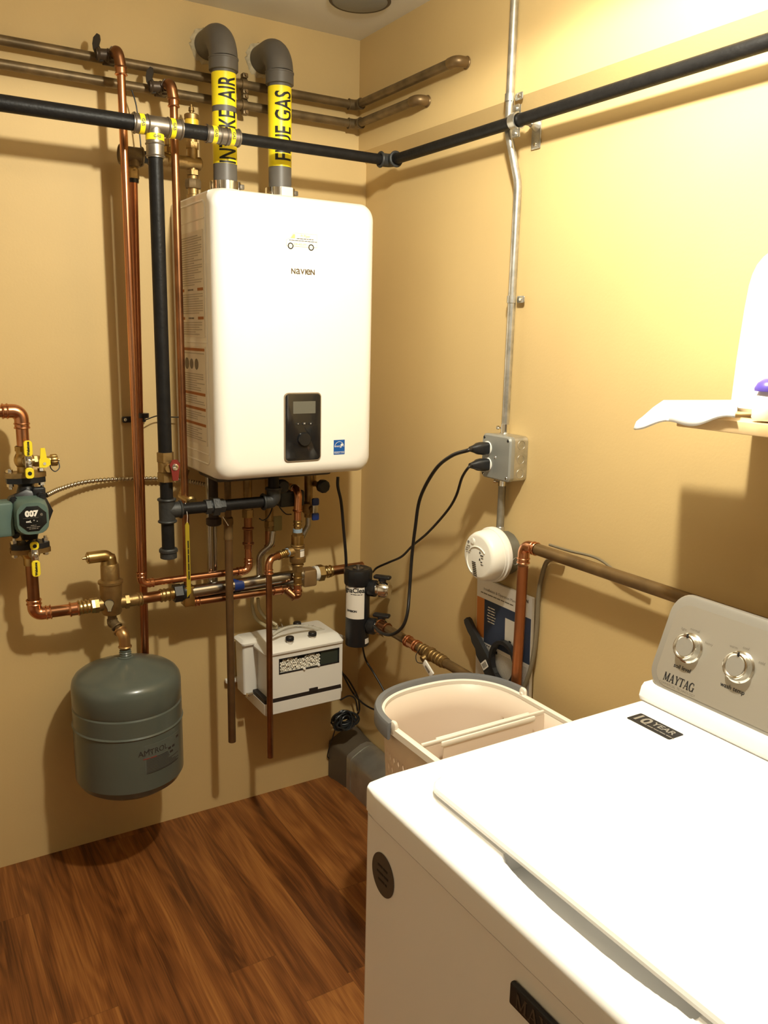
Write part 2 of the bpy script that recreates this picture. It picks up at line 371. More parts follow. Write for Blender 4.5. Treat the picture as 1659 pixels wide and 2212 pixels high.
for x in xs:
    for y in ys:
        X, Y = rcorner(x, y); mb.v.append(Vector((X, Y, deck_z(x, y))))
ny = len(ys)
for i in range(len(xs)-1):
    for j in range(ny-1): mb.f.append((i*ny+j, (i+1)*ny+j, (i+1)*ny+j+1, i*ny+j+1))
rim = [(i, 0) for i in range(len(xs))]+[(len(xs)-1, j) for j in range(1, ny)]+[(i, ny-1) for i in reversed(range(len(xs)-1))]+[(0, j) for j in reversed(range(1, ny-1))]
b0 = len(mb.v)
for i, j in rim: p = mb.v[i*ny+j]; mb.v.append(Vector((p.x, p.y, .8375)))
for k in range(len(rim)):
    q = (k+1) % len(rim); mb.f.append((rim[k][0]*ny+rim[k][1], rim[q][0]*ny+rim[q][1], b0+q, b0+k))
mb.f.append(tuple(b0+k for k in range(len(rim))))
deck = mb.build('top_panel', WASH, wt, 50)
# lid
LX0, LX1, LY0, LY1 = -.737, -.30, -2.035, -1.462; lc = ((LX0+LX1)/2, (LY0+LY1)/2, 0); lw, lh = LX1-LX0, LY1-LY0
lid = MB().rr(lc, X_, Y_, Z_, [(.8756, lw-.020, lh-.020, .024), (.8785, lw-.016, lh-.016, .026), (.8795, lw, lh, .03), (.8835, lw, lh, .03), (.8865, lw-.005, lh-.005, .028), (.8872, lw-.012, lh-.012, .025)]).build('lid', WASH, wt)
# sticker on the lid
so = V((-.345, -1.502, .8873)); ux = Vector((-.10, -1, 0)).normalized(); ux = Vector((0, -1, 0)); uy = Vector((1, 0, 0))
st = patch('warranty_sticker', INK, wt, so, ux, uy, .082, .033, .003)
st['label'] = 'black and silver sticker reading 10 YEAR'
text_mesh('10', .030, CONSOLE, st, flat(so+V((0, .024, .0006)), ux, uy), bold=.0008)
text_mesh('YEAR', .017, CONSOLE, st, flat(so+V((.004, -.014, .0006)), ux, uy), bold=.0004)
text_mesh('~22', .0045, CONSOLE, st, flat(so+V((-.009, -.014, .0006)), ux, uy))
# console: white base band, silver face
def conx(z): return -.262+(z-.89)*.376
sl = Vector((.376, 0, 1)).normalized(); sn = Vector((-1, 0, .376)).normalized()
YC = -1.747; CW = .690
mb = MB()
prof = [(-.268, .8755), (-.272, .884), (-.268, .899), (-.262, .905), (-.135, .905), (-.135, .8755)]
mb.prism((0, YC, 0), X_, Z_, Y_, prof, -CW/2+.004, CW/2-.004)
mb.build('console_base', WASH, wt)
fo = Vector((conx(.978), YC, .978)); fh = .165
cb = MB()
cb.rr(fo, NY, sl, sn, [(-.075, CW-.02, fh-.03, .03), (-.03, CW-.004, fh-.004, .035), (-.006, CW, fh, .036), (-.001, CW-.006, fh-.006, .034), (.0, CW-.014, fh-.014, .031)], n=8)
con = cb.build('control_console', CONSOLE, wt)
patch('control_face', mat('console_face_silver', (.47, .44, .38), .33, .6), con, fo+sn*.0004-sl*.004, NY, sl, CW-.03, fh-.028, .026, .0006)
def cpt(y, z): return Vector((conx(z), y, z))
for (ky, kz, word, ticks) in ((-1.462, .977, 'soil level', ('light', 'normal', 'heavy')), (-1.554, .978, 'wash temp', ('warm', 'cool', 'cold'))):
    c = cpt(ky, kz)
    kn = MB().lathe(c, sn, [(0, .0245), (.0025, .0245), (.004, .0220), (.013, .0212), (.0150, .0204), (.0158, .0190), (.0150, .0165), (.0142, .0155), (.0142, .0001)], 40, (True, False)).build('knob', CHROME, wt)
    MB().lathe(c+sn*.0140, sn, [(0, .0152), (.0010, .0150)], 32).build('knob_face', CONSOLE, kn)
    MB().rbox(c+sn*.0155+sl*.0180, NY, sl, sn, .003, .007, .003, .001).build('pointer', INK, kn)
    text_mesh(word, .0095, INK, con, flat(c-sl*.034+sn*.0012, NY, sl), bold=.0001)
    for k, (t, a) in enumerate(zip(ticks, (.55, 0, -.95))):
        text_mesh(t, .0062, GREYINK, con, flat(c+sl*.030*math.cos(a)-V(NY)*.038*math.sin(a)+sn*.0012, NY, sl))
c = cpt(-1.4645, .9245)
serif_text('MAYTAG', .0135, INK, con, flat(c+sn*.0012, NY, sl), sx=.72)
text_mesh('COMMERCIAL TECHNOLOGY', .0052, GREYINK, con, flat(c-sl*.0115+sn*.0012, NY, sl))
# front badge and oval sticker
bo = V((WX0+.0035, -1.781, .796)); bux = NY; buy = Z_
bd = MB().rbox(bo-V((.0035, 0, 0)), NY, Z_, NX, .118, .026, .007, .002).build('name_badge', INK, wt)
bd['label'] = 'black raised badge with maker name'
serif_text('MAYTAG', .0175, mat('badge_letter', (.10, .10, .09), .35, .5), bd, flat(bo-V((.0072, 0, 0)), NY, Z_), sx=.90)
c = V((WX0+.0035, -1.4605, .767))
ov = MB().lathe(c, NX, [(0, .0300), (.0006, .0300)], 40).build('round_sticker', mat('sticker_brown', (.075, .062, .048), .45), wt)
# lathe gives a circle; the sticker is a tall oval
for v in ov.data.vertices: v.co.y = (v.co.y-(c.y-ORG[ov.name].y))*.90+(c.y-ORG[ov.name].y)
for k, (t, s) in enumerate((('~7', .006), ('~8', .006), ('~6', .006))):
    text_mesh(t, s, INK, ov, flat(c+V((-.0008, 0, .010-.010*k)), NY, Z_))

# ------------------------------------------------------------------ boiler
BX0, BX1, BZ0, BZ1 = -.5965, -.1545, 1.0914, 1.7880; bcx, bcz = (BX0+BX1)/2, (BZ0+BZ1)/2; BW, BH = BX1-BX0, BZ1-BZ0
bt = thing('wall_hung_boiler', (bcx, 0, BZ0), 'white wall-hung condensing boiler with a black control panel', 'boiler')
MB().rr((bcx, 0, bcz), X_, Z_, NY, [(0.001, BW-.006, BH-.006, .006), (.283, BW-.006, BH-.006, .006)]).build('casing', WHITE, bt)
secs = [(.284, BW, BH, .020)]
for k in range(9):
    a = PI/2*k/8; secs.append((.300+.035*math.sin(a), BW-2*.036*(1-math.cos(a)), BH-2*.036*(1-math.cos(a)), .036+.001*k))
cov = MB().rr((bcx, 0, bcz), X_, Z_, NY, secs, n=10).build('front_cover', WHITE, bt, 60)
# raised frame pressed into the left side
for z0, z1 in ((1.125, 1.765),):
    mb = MB(); y0, y1 = -.035, -.262; xx = BX0+.0035; pth, _ = arc_path([(xx, y0, z0), (xx, y1, z0), (xx, y1, z1), (xx, y0, z1), (xx, y0, z0+.001)], .018, 6)
    mb.tube(pth, .0028, 8).build('pressed_rib', WHITE, bt)
for z in (1.725, 1.430, 1.150): MB().tube([(BX0+.0035, -.045, z), (BX0+.0035, -.255, z)], .0022, 8).build('pressed_rib', WHITE, bt)
# instruction labels on the left side
def side_label(z0, z1, bars, icon=False, short=False):
    o = V((BX0+.0024, -.148, (z0+z1)/2)); L = patch('instruction_label', PAPER, bt, o, NY, Z_, .196, z1-z0, .003)
    L['label'] = 'printed instruction label on the side panel'
    for yy in (): pass
    mb = MB(); rnd = random.Random(int(z0*1000)); z = z1-.012
    while z > z0+.008:
        if not any(abs(z-b) < .008 for b in bars) and not (icon and abs(z-(z1-.045)) < .024):
            x0 = -.09; 
            wl = rnd.choice((.178, .17, .178, .12, .178, .15)); mb.rr(o+V((-.0007, 0, 0))+V(NY)*(x0+wl/2)+V((0, 0, z-o.z)), NY, Z_, NX, [(-.0002, wl, .0024, .0003), (.0002, wl, .0024, .0003)], n=1)
        z -= .0058
    mb.build('small_print', mat('print_grey', (.50, .45, .38), .7), L)
    for b in bars:
        for dy_, w_ in (((.072, .040), (-.072, .040)) if short else ((0, .184),)): patch('heading_bar', mat('heading_ink', (.42, .15, .04), .6), L, (o.x-.0007, o.y+dy_, b), NY, Z_, w_, .007, .0005)
        if short: text_mesh('~8', .009, GREYINK, L, flat((o.x-.001, o.y, b), NY, Z_))
    if icon:
        mb = MB()
        for k, rr_ in enumerate((.015, .013, .014)): mb.lathe((o.x-.0006, o.y+.045-.038*k, z1-.045), NX, [(0, rr_), (.0005, rr_)], 20)
        mb.build('pictograms', GREYINK, L)
side_label(1.442, 1.700, (1.560, 1.490), short=True)
side_label(1.170, 1.420, (1.412, 1.300, 1.262, 1.222), True)
FY = -.335
# control panel
px0, px1, pz0, pz1 = -0.4227, -0.3171, 1.1321, 1.3101
pc = V(((px0+px1)/2, FY, (pz0+pz1)/2)); pw, ph = px1-px0, pz1-pz0
cp = MB().rr(pc, X_, Z_, NY, [(-.001, pw, ph, .012), (.0025, pw, ph, .012), (.004, pw-.003, ph-.003, .011), (.004, pw-.006, ph-.006, .010), (.003, pw-.007, ph-.007, .009)], n=6).build('control_panel', mat('panel_bezel', (.45, .38, .30), .3, .7), bt)
MB().rr(pc, X_, Z_, NY, [(.0, pw-.007, ph-.007, .009), (.0042, pw-.007, ph-.007, .009), (.0048, pw-.010, ph-.010, .008)], n=6).build('panel_face', mat('gloss_black', (.010, .010, .011), .12, coat=.4), cp)
sc_ = V((pc.x+.003, FY-.0049, 1.2723)); patch('display', SCREEN, cp, sc_, X_, Z_, pw*.60, ph*.175, .001, .0004)
for k, t in enumerate(('<', 'M', 'o')):
    bc = V((pc.x+.003+(k-1)*.018, FY-.005, 1.2307)); b_ = MB().rbox(bc, X_, Z_, NY, .014, .006, .001, .002, .0003).build('button', BLACK, cp)
    text_mesh(t, .006, PAPER, b_, flat(bc+V((0, -.0006, 0)), X_, Z_))
dc = V((-0.3679, FY-.0048, 1.1900))
MB().lathe(dc, NY, [(0, .0185), (.005, .0180), (.0075, .016), (.0078, .0001)], 40, (True, False)).build('dial', mat('dial_black', (.012, .012, .013), .18), cp)
# lettering and stickers
no = V((-0.3689, FY-.0002, 1.6080)); gold = mat('badge_gold', (.09, .055, .02), .5)
for ch, dx in zip('NaVIeN', (-.0265, -.0135, -.0015, .0070, .0145, .0265)): text_mesh(ch, .021, gold, bt, flat(no+V((dx, 0, 0)), X_, Z_), bold=(.0002 if ch in 'ae' else .0006), fit=.0132, sx=(1.05 if ch in 'ae' else .95))
eo = V((-0.2619, FY-.0002, 1.1640))
es = patch('energy_sticker', ENERGY, bt, eo, X_, Z_, .033, .039, .0005); es['label'] = 'small blue and white energy rating sticker'
mb = MB(); R_ = .0135
pts = [eo+V((math.cos(a)*R_, -.0006, .001+math.sin(a)*R_)) for a in [PI*k/16 for k in range(17)]]; mb.tube(pts, .0005, 6)
star = [(math.cos(PI/2+k*PI/5)*(.0055 if k % 2 == 0 else .0024), math.sin(PI/2+k*PI/5)*(.0055 if k % 2 == 0 else .0024)) for k in range(10)]
mb.prism(eo+V((.008, -.0005, .006)), X_, Z_, NY, star, 0, .0003); mb.build('star_mark', WHITE, es)
text_mesh('energy', .0085, WHITE, es, flat(eo+V((-.003, -.0006, .003)), X_, Z_))
text_mesh('ENERGY STAR', .0047, WHITE, es, flat(eo+V((0, -.0006, -.0155)), X_, Z_))
MB().box(eo+V((-.0155, -.0007, -.0125)), eo+V((.0155, -.0003, -.0118))).build('rule', WHITE, es)
# van sticker
vo = V((-0.3728, FY-.0002, 1.6793)); vw = .084
poly = [(-.042, -.012), (.042, -.012), (.042, .019), (-.012, .019), (-.024, .018), (-.031, .006), (-.042, .002)]
vs = MB().prism(vo, X_, Z_, NY, poly, 0, .0004).build('van_sticker', mat('sticker_cream', (.92, .86, .74), .4), bt); vs['label'] = 'van-shaped service company sticker'
MB().tube([vo+V((x, -.0006, z)) for x, z in poly+[poly[0]]], .00035, 6).build('sticker_outline', mat('outline_tan', (.62, .42, .22), .5), vs)
for wx in (-.030, .026):
    MB().torus(vo+V((wx, -.0005, -.012)), Y_, .0064, .0014, 28, 6).build('wheel_mark', INK, vs)
lin = mat('sticker_orange', (.85, .48, .20), .5)
text_mesh('Pi Piper', .0085, lin, vs, flat(vo+V((.010, -.0006, .013)), X_, Z_), bold=.0001)
text_mesh('~24', .0034, INK, vs, flat(vo+V((.010, -.0006, .0065)), X_, Z_))
text_mesh('~42', .0031, INK, vs, flat(vo+V((.004, -.0006, .0015)), X_, Z_))
text_mesh('508-405-0911', .0072, lin, vs, flat(vo+V((-.002, -.0006, -.007)), X_, Z_))
MB().prism(vo+V((0, -.0004, 0)), X_, Z_, NY, [(-.030, .006), (-.018, .006), (-.018, .016), (-.023, .016)], 0, .0002).build('window_mark', lin, vs)
# top collars, screws
VI, VE = (-.486, -.12), (-.333, -.12)
def collar(vx, vy, white_top):
    c = MB().lathe((vx, vy, BZ1-.002), Z_, [(0, .046), (.008, .046), (.010, .040), (.030, .039), (.032, .037)], 28).build('vent_collar', WHITEP, bt)
    k = MB().lathe((vx, vy, BZ1+.026), Z_, [(0, .0375), (.0, .0395), (.020, .0395), (.020, .0375)], 32, (False, False)).build('hose_clamp', CHROME, c)
    MB().rbox((vx+.036, vy-.018, BZ1+.036), X_, Z_, NY, .014, .012, .010, .002).build('clamp_screw', mat('clamp_steel', (.25, .24, .22), .35, .9), k)
    if white_top: MB().rbox((vx+.002, vy-.039, BZ1+.024), X_, Z_, NY, .034, .045, .008, .003).build('latch', WHITEP, c)
collar(*VI, False); collar(*VE, True)
for q in ((BX0+.085, -.25), (BX0+.31, -.24), (BX1-.07, -.24)): MB().rbox((q[0], q[1], BZ1+.004), X_, Y_, Z_, .018, .008, .009, .002).build('top_bracket', BLACK, bt)

# ------------------------------------------------------------------ vent pipes
def vent(name, label, x, y, texts, zt):
    t = thing(name, (x, y, BZ1+.03), label, 'vent pipe', 'grey vent pipes above the boiler')
    r = .0302
    MB().cyl((x, y, BZ1+.031), (x, y, zt), r, seg=40).build('pipe', PVC, t)
    el = MB(); R = .058; hub = .0365; el.lathe((x, y, zt-.004), Z_, [(0, .0335), (.001, hub), (.026, hub), (.027, hub+.0012), (.030, hub+.0012), (.031, hub-.001)], 36)
    arc = [(x, y+R-R*math.cos(a), zt+.026+R*math.sin(a)) for a in [PI/2*k/10 for k in range(11)]]; arc.append((x, -.001, zt+.026+R))
    el.tube(arc, .0355, 32); e = el.build('elbow', PVC, t)
    mb = MB(); zz = zt+.026+R
    rnd = random.Random(3)
    mb.loft([[V((x+math.cos(a)*q*(1+.1*rnd.uniform(-1, 1)*(q > .037)), yy, zz+math.sin(a)*q*(1+.1*rnd.uniform(-1, 1)*(q > .037)))) for a in [2*PI*k/40 for k in range(40)]] for yy, q in ((-.0005, .0440), (-.005, .0415), (-.008, .0365))]); mb.build('sealant_ring', FOAM, t)
    for z0, z1, word, size in texts:
        lb = cylpatch('warning_label', YEL, t, (x, y, 0), r, -2.25, 1.05, z0, z1)
        lb['label'] = 'yellow wrap label with black capitals'
        if word: text_mesh(word, size, INK, lb, cylplace((x, y, 0), r+.0008, .02, (z0+z1)/2, True), bold=.0010, cuts=10, sx=(.55 if len(word) < 7 else .60))
    return t
zi = [2.0906, 2.0129, 1.9989, 1.8766]
ze = [2.0826, 1.8867]
vent('intake_pipe', 'grey elbowed vent pipe lettered INTAKE AIR above the boiler', *VI, [(zi[1], zi[0], 'AIR', .066), (zi[3], zi[2], 'INTAKE', .066)], 2.1007)
vent('exhaust_pipe', 'grey elbowed vent pipe lettered FLUE GAS above the boiler', *VE, [(ze[1], ze[0], 'FLUE GAS', .066)], 2.0933)

# ------------------------------------------------------------------ gas main
GY, GZ, GX = -.235, 1.919, -.061; GR = .0134
gm = thing('gas_main', (-.7, GY, GZ-GR), 'thick black gas main crossing both walls below the copper lines', 'gas pipe')
TX = -.700
def gseg(a, b, r=GR, n='pipe', M=BLACKP): return MB().cyl(a, b, r, seg=24).build(n, M, gm)
def bead_cyl(a, b, r, name, M=STEELF, br=.0022):
    a, b = V(a), V(b); mb = MB().cyl(a, b, r, seg=28); d = (b-a).normalized(); L = (b-a).length
    for t in (.08, .92): mb.torus(a+d*L*t, d, r, br, 28, 8)
    return mb.build(name, M, gm)
tx0, tx1 = -0.7503, -0.6352
gseg((-2.699, GY, GZ), (tx0+.005, GY, GZ), .0174)
tee = MB().cyl((tx0, GY, GZ), (tx1, GY, GZ), .0215, seg=28)
for q in (tx0+.004, tx0+.034, tx1-.034, tx1-.004): tee.torus((q, GY, GZ), X_, .0215, .0022, 28, 8)
tee.cyl((TX, GY, GZ), (TX, GY, GZ-.070), .0205, seg=28); tee.torus((TX, GY, GZ-.066), Z_, .0205, .002, 28, 8).torus((TX, GY, GZ-.040), Z_, .0205, .0022, 28, 8)
tee = tee.build('press_tee', STEELF, gm)
def band(parent, c, ax, r, w_=.011):
    c = V(c); a = V(ax).normalized(); b_ = MB().lathe(c-a*w_/2, a, [(0, r-.0002), (0, r+.0006), (w_, r+.0006), (w_, r-.0002)], 32, (False, False)).build('yellow_band', YEL, parent)
    u = V(NY); side = a.cross(u).normalized()
    text_mesh('GAS', .009, INK, b_, flat(c+u*(r+.0008), side, a if side.cross(a).dot(u) > 0 else -a), bold=.0002)
band(tee, (tx0+.019, GY, GZ), X_, .0215); band(tee, (tx1-.024, GY, GZ), X_, .0215); band(tee, (TX, GY, GZ-.026), Z_, .0205, .014)
cx0, cx1 = -0.5778, -0.4925
gseg((tx1-.004, GY, GZ), (cx0+.004, GY, GZ), .0162)
cpl = MB().cyl((cx0, GY, GZ), (cx1, GY, GZ), .0195, seg=28)
for q in (cx0+.003, cx0+.036, cx1-.034, cx1-.003): cpl.torus((q, GY, GZ), X_, .0195, .0022, 28, 8)
cpl = cpl.build('press_coupling', STEELF, gm)
band(cpl, (cx0+.020, GY, GZ), X_, .0195); band(cpl, (cx1-.021, GY, GZ), X_, .0195)
gseg((cx1-.004, GY, GZ), (GX-.020, GY, GZ))
el = MB(); arc, _ = arc_path([(GX-.030, GY, GZ), (GX, GY, GZ), (GX, GY-.030, GZ)], .012); el.tube(arc, .0172, 24).torus((GX-.030, GY, GZ), X_, .0172, .004, 28, 8).torus((GX, GY-.030, GZ), Y_, .0172, .004, 28, 8).build('threaded_elbow', IRON, gm)
gseg((GX, GY-.025, GZ), (GX, -3.299, GZ))
# split-ring hanger on the right wall
HY = -0.7588
hg = thing('pipe_hanger', (0, HY, GZ-.03), 'galvanized split-ring hanger holding the black pipe off the wall', 'pipe hanger')
rr0 = GR+.0012
for sg in (-1, 1):
    L = []
    for k in range(-1, 18):
        if k in (-1, 17): n_ = V((sg, 0, 0)); p = V((GX+sg*.0030, HY, GZ+(rr0+.018)*(-1 if k == -1 else 1)))
        else: t = -PI/2+PI*k/16; n_ = V((sg*math.cos(t), 0, math.sin(t))); p = V((GX+sg*.0014, HY, GZ))+n_*(rr0+.0016)
        L.append([p+n_*a_+V((0, b_, 0)) for a_, b_ in ((-.0014, -.010), (.0014, -.010), (.0014, .010), (-.0014, .010))])
    MB().loft(L).build('ring_half', ZINC, hg)
for s in (-1, 1): MB().cyl((GX-.006, HY, GZ+s*(rr0+.010)), (GX+.008, HY, GZ+s*(rr0+.010)), .0042, seg=10).build('bolt', ZINC, hg)
MB().cyl((GX+.018, HY, GZ), (-.002, HY, GZ-.0), .0048, seg=12).lathe((-.003, HY, GZ), NX, [(0, .015), (.004, .013), (.012, .008), (.018, .007)], 20).build('rod', ZINC, hg)
fp = MB().rbox((-.0025, HY, GZ-.009), Y_, Z_, NX, .030, .082, .004, .002).build('wall_plate', ZINC, hg)
for dz in (-.04, .022): MB().lathe((-.0045, HY, GZ+dz), NX, [(0, .0045), (.003, .003)], 12).build('screw', CHROME, fp)

# ------------------------------------------------------------------ gas drop to the boiler
gd = thing('gas_drop', (TX, GY, .78), 'black vertical gas pipe with red valve and capped drip leg', 'gas pipe')
zv0, zv1 = 1.1569, 1.0908; zt0, zt1 = 1.0434, 0.9813; zc = 0.8867
MB().cyl((TX, GY, GZ-.068), (TX, GY, zv0), .0168, seg=24).build('pipe', BLACKP, gd)
MB().cyl((TX, GY, zv1), (TX, GY, zt0), .0160, seg=24).build('nipple', BLACKP, gd)
t_ = MB().cyl((TX, GY, zt0), (TX, GY, zt1), .0205, seg=28).torus((TX, GY, zt0-.003), Z_, .0205, .0035, 28, 8).torus((TX, GY, zt1+.003), Z_, .0205, .0035, 28, 8)
ztm = (zt0+zt1)/2; t_.cyl((TX, GY, ztm), (TX+.036, GY, ztm), .0205, seg=28).torus((TX+.034, GY, ztm), X_, .0205, .0035, 28, 8).build('tee', IRON, gd)
MB().cyl((TX, GY, zt1), (TX, GY, zc+.02), .0160, seg=24).build('nipple', BLACKP, gd)
MB().lathe((TX, GY, zc), Z_, [(0, .017), (.002, .021), (.016, .021), (.018, .0235), (.024, .0235), (.027, .021)], 28).build('drip_cap', IRON, gd)
# valve
gv = MB().hexn((TX, GY, zv0+.004), (TX, GY, zv0-.020), .0215).hexn((TX, GY, zv1-.004), (TX, GY, zv1+.020), .0215).lathe((TX, GY, (zv0+zv1)/2), Z_, [(-.02, .012), (-.012, .019), (.012, .019), (.02, .012)], 20).cyl((TX, GY, (zv0+zv1)/2), (TX, GY-.032, (zv0+zv1)/2), .010).build('gas_valve', BRASSD, gd)
hz = (zv0+zv1)/2+.004; hv = MB().prism((TX+.012, GY-.034, hz), X_, Z_, NY, [(-.013, .006), (-.006, .018), (.006, .018), (.013, .006), (.010, -.012), (.007, -.034), (-.007, -.034), (-.009, -.012)], 0, .005).build('valve_handle', RED, gv)
MB().lathe((TX+.012, GY-.039, hz), NY, [(0, .0085), (.002, .008), (.003, .004)], 16).build('handle_nut', CHROME, hv)
# branch, union and elbow up into the boiler
ux0 = -0.6007; ux1 = -0.5478; ex = -0.4077
MB().cyl((TX+.036, GY, ztm), (ux0, GY, ztm), .0150, seg=24).build('nipple', BLACKP, gd)
MB().hexn((ux0, GY, ztm), (ux0+.014, GY, ztm), .020).cyl((ux0+.012, GY, ztm), (ux0+.020, GY, ztm), .018).hexn((ux0+.018, GY, ztm), (ux0+.036, GY, ztm), .026).hexn((ux0+.036, GY, ztm), (ux0+.052, GY, ztm), .019).build('union', IRON, gd)
MB().cyl((ux0+.05, GY, ztm), (ex-.024, GY, ztm), .0150, seg=24).build('nipple', BLACKP, gd)
arc, _ = arc_path([(ex-.030, GY, ztm), (ex, GY, ztm), (ex, GY, ztm+.034)], .014)
MB().tube(arc, .0195, 24).torus((ex-.030, GY, ztm), X_, .0195, .004, 28, 8).torus((ex, GY, ztm+.034), Z_, .0195, .004, 28, 8).build('threaded_elbow', IRON, gd)
MB().cyl((ex, GY, ztm+.03), (ex, GY, BZ0-.002), .015).build('nipple', BLACKP, gd)
# yellow tag hanging by the union
tg = MB(); ty = GY-.012; tgx = -0.6538
tz0, tz1 = 0.7785, 0.9840
tg.prism((tgx, -.25, tz0), Vector((.75, -.66, 0)), Z_, Vector((.66, .75, 0)), [(-.006, 0), (.005, .014), (.005, tz1-tz0-.012), (0, tz1-tz0), (-.006, tz1-tz0-.012)], 0, .0006)
tgo = tg.build('yellow_tag', mat('tag_yellow', (.45, .33, .02), .5)); tag(tgo, 'long yellow paper tag hanging below the black gas tee', 'tag')
MB().tube([(tgx, -.25, tz1-.006), (tgx, GY-.019, ztm-.015), (tgx, GY-.004, ztm+.0165)], .0006, 6).build('string', PAPER, tgo)
text_mesh('~26', .007, INK, tgo, (lambda x, y, h: V((tgx, -.2504, tz0))+Vector((.75, -.66, 0))*(.001-y)+V(Z_)*(x+(tz1-tz0)/2)+Vector((-.66, -.75, 0))*h), space=1.1)

# ------------------------------------------------------------------ brown copper lines under the ceiling
UZ, LZ = 2.098, 2.047
for nm, z, yend, lab in (('copper_line', UZ, -0.4979, 'upper of two aged brown copper lines running round the corner'), ('copper_line', LZ, -0.3340, 'lower of two aged brown copper lines running round the corner')):
    t = thing(nm, (-.8, -.04, z), lab, 'copper pipe', 'aged brown copper lines under the ceiling')
    run(t, [(-2.699, -.04, z), (-.058, -.04, z), (-.058, yend, z)], .0112, .012, BROWN, fit=1.25, elbows=[0])
    e = MB(); arc, _ = arc_path([(-.058, yend+.004, z), (-.058, yend-.026, z), (-.020, yend-.026, z)], .022); e.tube(arc, .0128, 18)
    e.torus((-.030, yend-.026, z), X_, .0128, .002, 20, 6).build('stub_elbow', BROWN2, t)
    MB().lathe((-.0225, yend-.026, z), NX, [(0, .019), (.002, .018)], 24).build('wall_collar', BLACK, t)
# pipe straps between the vents
sx_ = -0.4008
st = thing('pipe_strap', (sx_, 0, 2.03), 'tarnished double clamp holding both brown lines between the vents', 'pipe clamp')
for z in (UZ, LZ):
    MB().lathe((sx_-.007, -.04, z), X_, [(0, .0125), (0, .0155), (.014, .0155), (.014, .0125)], 24, (False, False)).build('clamp_ring', BROWN, st)
    for s in (-1, 1): MB().rbox((sx_, -.047, z+s*.0195), X_, Z_, NY, .016, .012, .020, .003).build('clamp_lug', BROWN, st); MB().cyl((sx_, -.056, z+s*.0195), (sx_, -.062, z+s*.0195), .004, seg=10).build('screw', BROWN2, st)

def wing_valve(x, z, lab, yv=-.118):
    """little stop valve standing off a brown line, with a dark lever"""
    t = thing('stop_valve', (x, -.04, z), lab, 'valve', 'stop valves on the brown lines')
    b = MB().cyl((x-.020, -.042, z), (x+.006, -.042, z), .0145).cyl((x-.006, -.04, z), (x-.006, -.088, z), .011).lathe((x-.006, -.055, z), NY, [(0, .012), (.004, .0165), (.018, .0165), (.022, .012), (.036, .012)], 20).hexn((x-.006, -.088, z), (x-.006, -.100, z), .016).cyl((x-.044, -.078, z-.003), (x-.004, -.082, z), .0125).torus((x-.040, -.078, z-.003), X_, .0125, .003, 20, 6).torus((x-.018, -.080, z-.002), X_, .0125, .003, 20, 6).build('valve_body', mat('valve_dark', (.075, .052, .034), .45, .4), t)
    MB().cyl((x-.010, -.064, z+.002), (x-.034, -.064, z+.008), .007).build('stem', BROWN2, t)
    LV = mat('lever_dark', (.045, .036, .027), .5, .3); lo = (x-.040, -.070, z+.008)
    MB().prism(lo, Vector((.86, -.5, 0)), Z_, Vector((-.5, -.86, 0)), [(-.003, -.010), (.012, -.010), (.010, .002), (.006, .010), (.010, .022), (.009, .032), (.003, .035), (-.006, .026), (-.009, .012), (-.008, .000)], 0, .006).build('lever', LV, t)
    MB().prism(lo, Vector((.86, -.5, 0)), Z_, Vector((-.5, -.86, 0)), [(-.001, -.008), (.010, -.010), (.016, -.018), (.014, -.026), (.002, -.026), (-.003, -.018)], .001, .005).build('lever', LV, t)
    return t
R1x, R2x = -.7425, -.618; RY = -.125
vz1, vz2 = 2.1070, 2.0626
wing_valve(R1x, UZ, 'brown stop valve with dark lever on upper line beside tallest copper riser')
wing_valve(R2x, LZ, 'brown stop valve with dark lever on lower line left of the boiler vents')
# risers
z_b = 0.7926
r1 = thing('copper_riser', (R1x, RY, z_b), 'tallest copper riser hanging from upper stop valve, leftmost of the risers', 'copper pipe', 'copper risers left of boiler')
arc, _ = arc_path([(R1x-.006, -.092, UZ), (R1x-.006, RY, UZ), (R1x, RY, UZ-.035)], .022); MB().tube(arc, .0132, 20).torus((R1x, RY, UZ-.036), Z_, .0132, .0022, 20, 6).build('top_elbow', COPPERD, r1)
MB().cyl((R1x, RY, UZ-.034), (R1x, RY, UZ-.052), .0128).torus((R1x, RY, UZ-.052), Z_, .0128, .002, 20, 6).build('press_sleeve', COPPER, r1)
xe = -0.4401; ze_ = .795
arc, _ = arc_path([(R1x, RY, UZ-.03), (R1x, RY, ze_), (xe, RY-.005, ze_), (xe, RY-.005, .862)], .02)
MB().tube(arc, .0098, 18).build('pipe', mat('riser_copper', (.66, .32, .165), .26, 1., vscale=3, col2=(.46, .20, .10)), r1)
def elbow(parent, a, b, c, r, R=.02, M=COPPER, fit=1.2, name='elbow', leg=.018):
    a, b, c = V(a), V(b), V(c); p0 = b+(a-b).normalized()*(R+leg*.6); p1 = b+(c-b).normalized()*(R+leg*.6)
    q, _ = arc_path([p0, b, p1], R); mb = MB().tube(q, r*fit, 20); d0 = (q[0]-q[1]).normalized(); d1 = (q[-1]-q[-2]).normalized()
    for p, d in ((q[0], d0), (q[-1], d1), (q[0]-d0*.010, d0), (q[-1]-d1*.010, d1)): mb.torus(p, d, r*fit, r*.16, 20, 6)
    return mb.build(name, M, parent)
elbow(r1, (R1x, RY, 1), (R1x, RY, ze_), (xe, RY, ze_), .0098)
elbow(r1, (R1x, RY-.005, ze_), (xe, RY-.005, ze_), (xe, RY-.005, 1), .0098, .022)
